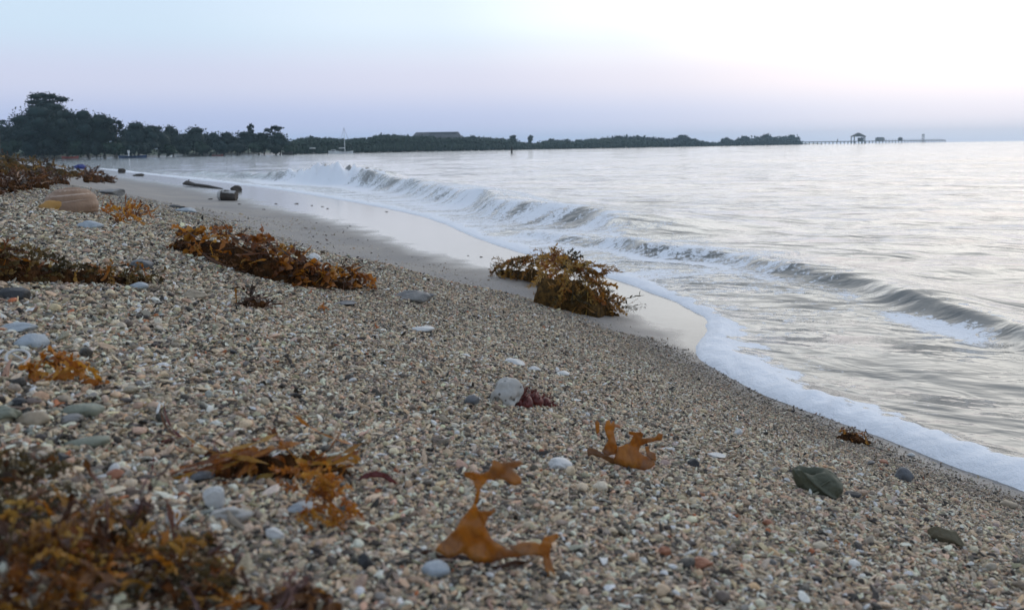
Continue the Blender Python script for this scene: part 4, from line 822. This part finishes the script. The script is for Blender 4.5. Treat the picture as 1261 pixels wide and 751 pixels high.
mb.build('bark_ridges', SM['palewood'], t_)

# ------------------------------------------------------------------ far shore: trees, buildings, boats, pier
def leaf_mat(name, c1, c2):
    M = Mt(name, .75, .25); v = M.geo(); M.l(M.ramp(M.noise(v, .9, 4, .6), [(.3, c1), (.7, c2)]), M.b.inputs['Base Color']); return M.m
LF = [leaf_mat('foliage_dark', (.007, .018, .017), (.018, .034, .026)), leaf_mat('foliage_mid', (.014, .032, .022), (.030, .055, .032)), leaf_mat('foliage_bluegreen', (.008, .022, .022), (.020, .042, .038))]
BARK = simple('bark', (.06, .05, .04), (.12, .10, .08), .9, 3)
def crown_mesh(lobes, leafsz, dens, seed, name='crown'):
    """lobes: (centre, radii); leaf quads spread through and over every lobe round a closed irregular core"""
    r_ = np.random.RandomState(seed); V = []; F = []; base = 0
    for c, rad_ in lobes:
        c = np.array(c, float); rad_ = np.array(rad_, float); area = 4 * (rad_[0] * rad_[1] + rad_[0] * rad_[2] + rad_[1] * rad_[2]); n = int(max(12, dens * area / leafsz**2 * .42))
        d = r_.normal(size=(n, 3)); d /= np.linalg.norm(d, axis=1)[:, None]; p = c + d * rad_ * (r_.uniform(.70, 1.26, n)**.8)[:, None] * (1 + .18 * np.sin(d[:, :1] * 7 + d[:, 1:2] * 5 + seed))
        a = r_.normal(size=(n, 3)); a /= np.linalg.norm(a, axis=1)[:, None]; b_ = np.cross(a, r_.normal(size=(n, 3))); b_ /= np.linalg.norm(b_, axis=1)[:, None]
        sz = (leafsz * r_.uniform(.5, 1.2, n))[:, None]; a = a * sz * .62; b_ = b_ * sz * .38
        q = np.stack([p - a, p + b_, p + a, p - b_], 1).reshape(-1, 3); V.append(q); F.append(np.arange(4 * n).reshape(n, 4) + base); base += 4 * n
        # closed inner core, low poly
        u = np.linspace(0, 2 * np.pi, 9)[:-1]; th = np.linspace(0, np.pi, 6); U, T = np.meshgrid(u, th); cc = np.stack([np.sin(T) * np.cos(U), np.sin(T) * np.sin(U), np.cos(T)], -1).reshape(-1, 3)
        cc = c + cc * rad_ * (.72 + .12 * r_.normal(size=(len(cc), 1))).clip(.5, .86); V.append(cc)
        f_ = [(i * 8 + k, i * 8 + (k + 1) % 8, (i + 1) * 8 + (k + 1) % 8, (i + 1) * 8 + k) for i in range(5) for k in range(8)]; F.append(np.array(f_) + base); base += len(cc)
    return mesh_np(name, np.concatenate(V), np.concatenate(F), 4)
def tree(name, label, px, Y, top, wpx, shape='dome', mat=0, seed=0, cat='tree', group=None, gz=.3, low=.12, asp=.6, leaf_=.30):
    X = atY(px, Y); Ht = zat(px, top, Y) - gz; m_ = math.hypot(X, Y) / FPX; Wd = wpx * m_; t_ = tag(empty(name, (X, Y, gz)), label, cat, group); r_ = random.Random(seed + 77)
    mb = MB(); trunk_h = Ht * (.45 if shape != 'umbrella' else .62)
    mb.tube([(0, 0, -.3), (.04 * Wd, 0, trunk_h * .5), (-.02 * Wd, .02 * Wd, trunk_h)], [Ht * .035, Ht * .026, Ht * .018], 7); mb.build('trunk', BARK, t_)
    lobes = []
    if shape == 'dome':
        for k in range(17):
            a = r_.uniform(0, 6.28); rr = r_.uniform(.05, .44) * Wd; hh = r_.uniform(.32, .86) * Ht; fall = 1 - (rr / (Wd * .62))**2
            lobes.append(((rr * math.cos(a), rr * math.sin(a) * .8, low * Ht + (hh - low * Ht) * (.35 + .65 * fall)), (Wd * r_.uniform(.13, .24), Wd * r_.uniform(.13, .24), Ht * r_.uniform(.09, .17))))
        lobes.append(((0, 0, Ht * .52), (Wd * .42, Wd * .36, Ht * .36))); lobes.append(((r_.uniform(-.1, .1) * Wd, 0, Ht * .84), (Wd * .26, Wd * .2, Ht * .14)))
    elif shape == 'umbrella':
        for k in range(26):
            a = r_.uniform(0, 6.28); rr = r_.uniform(.0, .45) * Wd; tier = r_.choice((.45, .55, .64, .72, .80, .87, .93, .96))
            rr = min(rr, Wd * (.46 if tier < .75 else .34)); lobes.append(((rr * math.cos(a), rr * math.sin(a) * .7, Ht * (tier - .10 * (rr / Wd))), (Wd * r_.uniform(.10, .19), Wd * r_.uniform(.1, .17), Ht * r_.uniform(.04, .075))))
    else:                                                     # shrub, down to the ground
        for k in range(8): a = r_.uniform(0, 6.28); rr = r_.uniform(0, .36) * Wd; lobes.append(((rr * math.cos(a), rr * math.sin(a), Ht * r_.uniform(.25, .62)), (Wd * r_.uniform(.16, .26), Wd * .2, Ht * r_.uniform(.22, .34))))
        lobes.append(((0, 0, Ht * .4), (Wd * .42, Wd * .36, Ht * .42)))
    for k in range(4 if shape != 'shrub' else 2):
        c, _ = lobes[k]; mb = MB(); mb.tube([(0, 0, trunk_h * .6), (c[0] * .5, c[1] * .5, trunk_h * .6 + (c[2] - trunk_h * .6) * .6), c], [Ht * .015, Ht * .010, Ht * .005], 5); mb.build('limb', BARK, t_)
    link('crown', crown_mesh(lobes, leaf_ * Y / 130, 1.0, seed + 5), LF[mat], t_); return t_
TR = [ # px, Y, top, width px, shape, material, label
 (30, 136, 140, 34, 'dome', 0, 'broad dark tree left of the tallest crown, second from the left edge'), (62, 138, 114, 62, 'umbrella', 0, 'tallest tree with flat layered crown above the dark headland'),
 (67, 141, 118, 44, 'dome', 2, 'round crown filling the middle of the tallest layered crown'),
 (52, 133, 128, 56, 'dome', 2, 'dense dark tree under the left half of the tall layered crown'), (82, 133, 133, 50, 'dome', 0, 'dense dark tree under the right half of the tall layered crown'),
 (108, 134, 133, 40, 'dome', 2, 'rounded tree right of the tall layered crown'), (128, 134, 138, 40, 'dome', 0, 'dark tree on the right shoulder of the tall headland group'), (143, 133, 147, 22, 'umbrella', 0, 'small flat topped tree at the right end of the tall headland group'),
 (170, 147, 149, 34, 'dome', 2, 'round topped tree after the gap in the headland'), (195, 150, 153, 36, 'dome', 0, 'low wide tree in the middle of the second headland group'), (213, 158, 154, 24, 'dome', 0, 'narrow tree at the right end of the second headland group'),
 (241, 162, 155, 32, 'dome', 0, 'rounded isolated dome of a tree between two dips of the skyline'), (266, 165, 162, 24, 'dome', 2, 'low tree right of the isolated dome'), (284, 165, 161, 26, 'dome', 0, 'low wide tree left of the little pointed crown'),
 (311, 168, 153, 11, 'umbrella', 0, 'slender tree with a little pointed crown above the wood'), (305, 165, 161, 30, 'dome', 2, 'low tree below the little pointed crown'), (325, 164, 162, 24, 'dome', 0, 'low tree just left of the flat spreading crown'),
 (340, 165, 155, 30, 'umbrella', 0, 'flat spreading crown at the right end of the third headland'), (345, 163, 164, 26, 'dome', 2, 'dark tree under the flat spreading crown at the end of the headland')]
for i, (px, Y, top, wp, sh, mt_, lab) in enumerate(TR): tree('headland_tree', lab, px, Y, top, wp * (1.25 if sh == 'dome' else 1), sh, mt_, i * 13, low=.1, leaf_=.27 if sh == 'dome' else .24)
UB = [(-14, 131, 166, 34), (10, 131, 168, 34), (38, 131.5, 166, 30), (66, 132, 168, 30), (93, 132, 167, 30), (118, 132.5, 169, 26), (140, 133, 168, 26), (160, 135, 172, 22), (180, 143, 170, 28), (205, 150, 172, 28), (226, 158, 174, 24), (250, 160, 172, 28), (272, 161, 173, 28), (295, 161, 172, 28), (318, 161, 174, 28), (340, 161, 173, 26), (356, 161, 176, 12)]
for i, (px, Y, top, wp) in enumerate(UB): tree('shrub', 'dark bushy undergrowth filling the foot of the wooded headland', px, Y, top, wp, 'shrub', (0, 1, 2, 0, 1)[i % 5], 500 + i * 7, 'shrub', 'bushes along the headland shore', leaf_=.34)
# more mass behind
for i, (px, Y, top, wp) in enumerate([(-40, 140, 145, 50), (5, 145, 152, 40), (158, 160, 158, 30), (228, 176, 163, 26), (255, 180, 164, 30), (-12, 138, 150, 40)]): tree('headland_tree', 'plain dark tree standing behind the front row of the headland wood', px, Y, top, wp, 'dome', 0, 800 + i * 7, group='trees behind the front row of the headland', leaf_=.34)
# coconut palm at the left edge
X, Y = atY(3, 128), 128; t_ = tag(empty('coconut_palm', (X, Y, .3)), 'coconut palm with ragged fronds at the far left edge', 'palm'); Ht = zat(3, 150, 128) - .3
mb = MB(); mb.tube([(-.4, 0, -.2), (-.2, 0, Ht * .5), (0, 0, Ht)], [.16, .12, .09], 7); mb.build('trunk', BARK, t_)
pm = MB()
for k in range(13): pass
for k in range(12):
    a = k * 2 * math.pi / 12 + .2; mb = MB(); L = 1.5; pts = [Vector((math.cos(a) * L * t, math.sin(a) * L * t, Ht + .9 * t - 1.55 * t * t + (.35 if k % 3 == 0 else 0) * t)) for t in np.linspace(0, 1, 7)]
    mb.tube(pts, [.03, .028, .025, .02, .016, .012, .008], 4)
    for i in range(1, 7):
        for sgn in (-1, 1):
            s_ = Vector((-math.sin(a), math.cos(a), 0)) * sgn; e = pts[i] + s_ * .42 + Vector((math.cos(a), math.sin(a), 0)) * .22 - Vector((0, 0, .28)); mb.add([pts[i - 1], pts[i], e], [(0, 1, 2)])
    mb.build('palm_frond', LF[2], t_)

# wooded hazy coast running to the point: reads as one mass
cr = [(362, 173), (368, 171), (382, 168), (400, 170), (430, 171), (455, 169), (468, 166), (490, 166), (505, 167), (540, 168), (572, 168), (600, 169), (630, 171), (645, 175), (660, 175), (680, 172), (700, 173), (740, 170), (790, 168), (815, 171), (850, 170), (865, 174), (880, 176), (905, 172), (940, 168), (960, 169), (975, 167), (983, 173)]
cx = [c[0] for c in cr]; cyy = [c[1] for c in cr]; cpx = [p for p, _ in coastp]; cpy = [q for _, q in coastp]; lobes = []; r2 = np.random.RandomState(9)
for px in np.arange(361, 984, 3.0):
    for row in range(3):
        pxx = px + r2.uniform(-2, 2); Y = np.interp(pxx, cpx, cpy) + 4 + row * 9 * (1 + pxx / 500); top = np.interp(pxx, cx, cyy) + (2 - row) * r2.uniform(1.2, 3.2) + r2.uniform(-.6, 1.4) * (row == 2); m_ = Y / FPX
        zt = zat(pxx, top, Y); rad_ = max(min(r2.uniform(3.0, 5.5) * m_, zt * .62), 4 * m_ * .4)
        lobes.append(((atY(pxx, Y), Y, zt - rad_ * .55), (r2.uniform(3.5, 6.5) * m_, 4.5 * m_, rad_ * .6))); lobes.append(((atY(pxx, Y), Y, max(zt * .4, .6)), (6 * m_, 4.5 * m_, max(zt * .5, .6))))
V = None
me = crown_mesh([l for l in lobes if l[0][1] < 420], .75, .42, 21, 'coastal_wood'); o = link('coastal_wood', me, LF[1]); tag(o, 'long low wooded shore fading into haze across the bay', 'wood', kind='stuff')
me = crown_mesh([l for l in lobes if l[0][1] >= 420], 1.6, .42, 22, 'coastal_wood'); o = link('coastal_wood', me, LF[2]); tag(o, 'farthest blue wooded point at the end of the bay', 'wood', kind='stuff')
for i, (px, top, wp, sh, lab) in enumerate([(383, 166.5, 10, 'dome', 'small crown standing up above the shore behind the white roof'), (470, 164.5, 10, 'dome', 'left of two round crowns left of the long roof'), (487, 164, 12, 'dome', 'right of two round crowns left of the long roof'), (583, 166, 12, 'dome', 'round crown just right of the long roof'),
        (632, 167, 9, 'umbrella', 'wispy tree above the shore near the marker post'), (653, 167.5, 7, 'umbrella', 'lone slender tree in the dip right of the marker post'), (680, 170.5, 12, 'dome', 'low rounded crown right of the lone slender tree'), (698, 171, 10, 'dome', 'smaller rounded crown beside the low rounded one'),
        (762, 167, 20, 'dome', 'wide crown midway along the far shore'), (840, 165.5, 20, 'dome', 'wide crown before the dip in the far point'), (893, 169, 12, 'dome', 'single round crown in the dip of the far point'), (918, 167, 20, 'dome', 'dark crown on the left of the far point wood'), (943, 164.5, 14, 'dome', 'highest crown of the far point wood'), (975, 165.5, 16, 'dome', 'last crown at the tip of the far point')]):
    Y = float(np.interp(px, cpx, cpy)) + 16 + px / 30; tree('distant_tree', lab, px, Y, top, wp, sh, 1 if px < 700 else 2, 1000 + i * 9, leaf_=.30, low=.02)

PAINTW = simple('white_paint', (.68, .68, .66), (.82, .82, .80), .5, 2, 0); ROOF = simple('dark_roof', (.055, .06, .07), (.10, .105, .115), .8, 1, 0); WALLM = simple('grey_wall', (.24, .23, .22), (.34, .33, .31), .8, .5, 0)
DARKW = simple('dark_timber', (.035, .033, .03), (.08, .072, .065), .8, 2, 0); THATCH = simple('thatch', (.06, .05, .04), (.12, .10, .08), .95, 3, .5); GLASSD = simple('dark_glass', (.02, .025, .03), (.04, .045, .05), .15, 2, 0)
BLUEP = simple('boat_blue', (.02, .05, .12), (.05, .09, .18), .5, 2, 0); REDP = simple('boat_red', (.22, .04, .03), (.32, .07, .05), .5, 2, 0)
def gable(mb, W, Dp, z0, z1, ov=.4):
    x, y = W / 2 + ov, Dp / 2 + ov; mb.add([(-x, -y, z0), (x, -y, z0), (x, y, z0), (-x, y, z0), (-x * .86, 0, z1), (x * .86, 0, z1)], [(0, 1, 5, 4), (2, 3, 4, 5), (3, 0, 4), (1, 2, 5), (3, 2, 1, 0)])
# long-roofed hall above the trees
Y = 310; X0, X1 = atY(507, Y), atY(571, Y); zt = zat(540, 162.8, Y); t_ = tag(empty('long_hall', ((X0 + X1) / 2, Y, 1.2)), 'long hall with dark hipped roof rising above the far trees', 'building')
Wd = X1 - X0; mb = MB(); mb.box((0, 0, (zt - 3) / 2), (Wd - 1, 9, zt - 3)); mb.build('wall', WALLM, t_); mb = MB(); gable(mb, Wd * .9, 9, zt - 3.1, zt - 1.2); rf = mb.build('roof', ROOF, t_)
mb = MB(); mb.box((Wd * .12, 0, zt - 1.55), (Wd * .52, 3, .5)); mb.build('ridge_vent', ROOF, rf)
for k in range(8):
    mb = MB(); mb.box((-Wd * .42 + k * Wd * .12, -4.53, zt - 4.2), (1.0, .08, .9)); mb.build('window', GLASSD, t_)
# white-roofed boathouse on the shore
Y = 214; X0, X1 = atY(364, Y), atY(388, Y); t_ = tag(empty('boathouse', ((X0 + X1) / 2, Y, .15)), 'low open boathouse with flat white roof at the water', 'building'); Wd = X1 - X0; zr = zat(376, 182.8, Y) - .15
mb = MB(); mb.box((0, 0, zr), (Wd, 3.5, .26)); mb.build('roof', PAINTW, t_); mb = MB(); mb.box((0, 1.4, zr / 2), (Wd - .3, .15, zr - .3)); mb.build('back_wall', DARKW, t_)
for k in range(5):
    mb = MB(); mb.box((-Wd / 2 + .2 + k * (Wd - .4) / 4, -1.4, zr / 2), (.12, .12, zr)); mb.build('post', DARKW, t_)
def hull(mb, L, W, Hh, sheer=.25):
    vs = []; n = 9
    for i in range(n):
        t = i / (n - 1) * 2 - 1; w_ = W / 2 * (1 - abs(t)**2.4); z1 = Hh + sheer * t * t
        vs += [(t * L / 2, -w_, z1), (t * L / 2 * .96, -w_ * .55, .03), (t * L / 2 * .96, w_ * .55, .03), (t * L / 2, w_, z1), (t * L / 2 * .97, 0, z1 * .55)]
    fs = []
    for i in range(n - 1):
        a, b_ = i * 5, i * 5 + 5; fs += [(a, b_, b_ + 1, a + 1), (a + 1, b_ + 1, b_ + 2, a + 2), (a + 2, b_ + 2, b_ + 3, a + 3), (a + 3, b_ + 3, b_ + 4, a + 4), (a + 4, b_ + 4, b_, a)]
    mb.add(vs, fs)
def boat(name, label, px, Y, wpx, mat, hh=.5, z=0, cab=None, mast=None, rz=0.0, outrig=False, cat='boat'):
    X = atY(px, Y); L = wpx * Y / FPX; t_ = tag(empty(name, (X, Y, z), rz), label, cat); mb = MB(); hull(mb, L, L * .24, hh, hh * .4); mb.build('hull', mat, t_)
    if cab: mb = MB(); mb.box((cab[0] * L, 0, hh * .6 + cab[2] / 2), (cab[1] * L, L * .14, cab[2])); c = mb.build('cabin', PAINTW, t_); mb = MB(); mb.box((cab[0] * L, -L * .072, hh * .6 + cab[2] * .6), (cab[1] * L * .8, .03, cab[2] * .3)); mb.build('window', GLASSD, c)
    if mast: mb = MB(); mb.tube([(0, 0, .2), (0, 0, mast)], [.09, .045], 6); mb.build('mast', PAINTW, t_); mb = MB(); mb.tube([(0, 0, mast * .22), (-L * .36, 0, mast * .22)], .08, 6); mb.build('boom', PAINTW, t_)
    if mast:
        for e in (-1, 1): mb = MB(); mb.tube([(0, 0, mast * .97), (e * L * .47, 0, hh)], .022, 4); mb.build('stay', DARKW, t_)
    if outrig:
        for e in (-1, 1): mb = MB(); mb.tube([(-L * .35, e * L * .24, .12), (L * .35, e * L * .24, .12)], .07, 6); mb.build('outrigger', PAINTW, t_)
        for e in (-.22, .22): mb = MB(); mb.tube([(e * L, -L * .25, .3), (e * L, L * .25, .3)], .05, 6); mb.build('crossbeam', PAINTW, t_)
    return t_
boat('sailing_boat', 'white outrigger sailing boat with a tall bare mast moored off the far shore', 425, 185, 20, PAINTW, .45, mast=zat(425, 157, 185), outrig=True)
boat('motor_boat', 'small white motor boat with cabin left of the tall mast', 410, 188, 11, PAINTW, .5, cab=(.05, .5, .55))
t_ = boat('fishing_boat', 'long dark blue boat drawn up below the headland trees', 163, 127, 34, BLUEP, .32, 0, cab=None, rz=.05)
mb = MB(); mb.tube([(-.5, 0, .2), (-.5, 0, 1.0)], [.10, .08], 7); mb.box((-.5, 0, .95), (.26, .2, .34)); mb.build('white_post', PAINTW, t_)
boat('fishing_boat', 'dark small boat at the foot of the tallest tree', 56, 129, 14, DARKW, .42, .05); boat('fishing_boat', 'dark boat with reddish side on the sand beneath the headland', 86, 129, 20, REDP, .30, .05, rz=.1)
boat('fishing_boat', 'low reddish boat on the sand right of the isolated dome tree', 268, 156, 14, REDP, .2, .02); boat('fishing_boat', 'dark boat at the end of the third headland', 354, 157, 14, DARKW, .5)
t_ = tag(empty('marker_post', (atY(630, 92), 92, 0)), 'dark leaning marker post standing alone in the bay', 'post'); mb = MB(); mb.tube([(0, 0, -1), (.02, 0, .35), (.05, 0, zat(630, 181, 92))], [.10, .09, .07], 7); mb.build('post', DARKW, t_); mb = MB(); mb.box((.03, 0, zat(630, 184, 92)), (.34, .1, .12)); mb.build('crosspiece', DARKW, t_)

# pier with pavilion
pA, pB = Vector((atY(984, 610), 610, 0)), Vector((atY(1161, 760), 760, 0)); dv = pB - pA; Lp = dv.length; az = math.atan2(dv.y, dv.x); dv.normalize(); nvv = Vector((-dv.y, dv.x, 0))
t_ = tag(empty('pier', pA, az), 'long thin timber pier reaching out from the far point', 'pier'); dz = 1.75
mb = MB(); mb.box((Lp / 2, 0, dz), (Lp, 3, .55)); mb.build('deck', DARKW, t_)
for k in range(44):
    mb_ = MB(); mb_.tube([(k * Lp / 43, -1.2, -1.5), (k * Lp / 43, -1.2, dz)], .28, 6); mb_.build('pile', DARKW, t_)
mb = MB(); mb.box((Lp * .72, -1.4, dz + 1.1), (Lp * .5, .10, .12)); mb.build('railing', DARKW, t_)
for k in range(24): mb = MB(); mb.box((Lp * .47 + k * Lp * .5 / 23, -1.4, dz + .7), (.16, .16, .9)); mb.build('baluster', DARKW, t_)
def onp(px, back=0):
    # parameter on the pier seen in direction px
    k = ray(px, 176); k = k[0] / k[1]; t = (pA.x - k * pA.y) / (k * dv.y - dv.x); return pA + dv * t + nvv * back
p = onp(1050, -4); m_ = p.length / FPX; t_ = tag(empty('pavilion', (p.x, p.y, 0), 0), 'open pavilion with a two tiered thatched roof on the pier', 'pavilion')
ztop = zat(1050, 163.8, p.y); ze = zat(1050, 168.7, p.y); hw = 7.4 * m_
def pyr(mb, hw, hd, z0, z1, k): mb.add([(-hw, -hd, z0), (hw, -hd, z0), (hw, hd, z0), (-hw, hd, z0), (-hw * k, -hd * k, z1), (hw * k, -hd * k, z1), (hw * k, hd * k, z1), (-hw * k, hd * k, z1)], [(0, 1, 5, 4), (1, 2, 6, 5), (2, 3, 7, 6), (3, 0, 4, 7), (4, 5, 6, 7), (3, 2, 1, 0)])
mb = MB(); pyr(mb, hw, hw * .8, ze, ze + (ztop - ze) * .55, .55); mb.build('roof', THATCH, t_); mb = MB(); pyr(mb, hw * .52, hw * .45, ze + (ztop - ze) * .6, ztop, .12); mb.build('upper_roof', THATCH, t_)
mb = MB(); mb.box((0, 0, ze + (ztop - ze) * .56), (hw * .8, hw * .6, .6)); mb.build('clerestory', DARKW, t_)
for sx in (-1, 1):
    for sy in (-1, 1): mb = MB(); mb.tube([(sx * hw * .8, sy * hw * .6, -1.5), (sx * hw * .8, sy * hw * .6, ze + .1)], .32, 6); mb.build('post', DARKW, t_)
mb = MB(); mb.box((0, 0, dz + .05), (hw * 1.9, hw * 1.4, .5)); mb.build('platform', DARKW, t_)
mb = MB(); mb.box((hw * .35, 0, dz + 1.4), (hw * .62, 2.5, 2.2)); mb.build('kiosk', DARKW, t_)
p = onp(1088, 3); t_ = tag(empty('pier_shed', (p.x, p.y, dz + .3), az), 'long pale low shed on the middle of the pier', 'shed'); mb = MB(); mb.box((0, 0, .9), (9, 3, 1.8)); mb.build('wall', WALLM, t_); mb = MB(); gable(mb, 9, 3, 1.8, 2.6, .3); mb.build('roof', ROOF, t_)
for k in range(4): mb = MB(); mb.box((-3.3 + k * 2.2, -1.52, 1.0), (.8, .06, .7)); mb.build('window', GLASSD, t_)
p = onp(1113, 3); t_ = tag(empty('pier_hut', (p.x, p.y, dz + .3), az), 'small dark hut between the pale shed and the pier tower', 'hut'); mb = MB(); mb.box((0, 0, .9), (2.6, 2.4, 1.8)); mb.build('wall', DARKW, t_); mb = MB(); gable(mb, 2.6, 2.4, 1.8, 2.5, .2); mb.build('roof', ROOF, t_)
p = onp(1141, 3); m_ = p.length / FPX; zt = zat(1141, 165.5, p.y); t_ = tag(empty('lattice_tower', (p.x, p.y, 0), az), 'slim lattice tower near the outer end of the pier', 'tower')
for sx in (-1, 1):
    for sy in (-1, 1): mb = MB(); mb.tube([(sx * .9, sy * .9, -1), (sx * .5, sy * .5, zt)], .13, 5); mb.build('leg', DARKW, t_)
for k in range(4): mb = MB(); zc = 2 + k * (zt - 2.5) / 3; mb.box((0, 0, zc), (1.9 - k * .2, 1.9 - k * .2, .16)); mb.build('brace', DARKW, t_)
mb = MB(); mb.box((0, 0, zt - .4), (1.6, 1.6, .8)); mb.build('lantern', DARKW, t_)
for px, top, lab in ((1028, 171.5, 'thin post on the pier left of the pavilion'), (1060, 168, 'taller thin post just right of the pavilion'), (1159, 172, 'stout post at the outer end of the pier')):
    p = onp(px, 2.2 if px > 1100 else -2); zt = zat(px, top, p.y); mb = MB(); mb.tube([(0, 0, dz - .3), (0, 0, zt)], .3, 6); o = mb.build('pier_post', DARKW); o.location = (p.x, p.y, 0); tag(o, lab, 'post')

# ------------------------------------------------------------------ haze over the bay
hm = bpy.data.materials.new('haze_air'); hm.use_nodes = True; hn = hm.node_tree; hn.nodes.clear(); ho = hn.nodes.new('ShaderNodeOutputMaterial'); hv = hn.nodes.new('ShaderNodeVolumePrincipled')
hv.inputs['Color'].default_value = (.70, .90, 1.0, 1); hv.inputs['Density'].default_value = .0005; hv.inputs['Anisotropy'].default_value = 0.0; hn.links.new(hv.outputs[0], ho.inputs['Volume'])
mb = MB(); mb.box((0, 0, 6), (2060, 2060, 16)); o = mb.build('haze', hm); tag(o, 'thin evening haze over the bay', 'haze', kind='stuff')
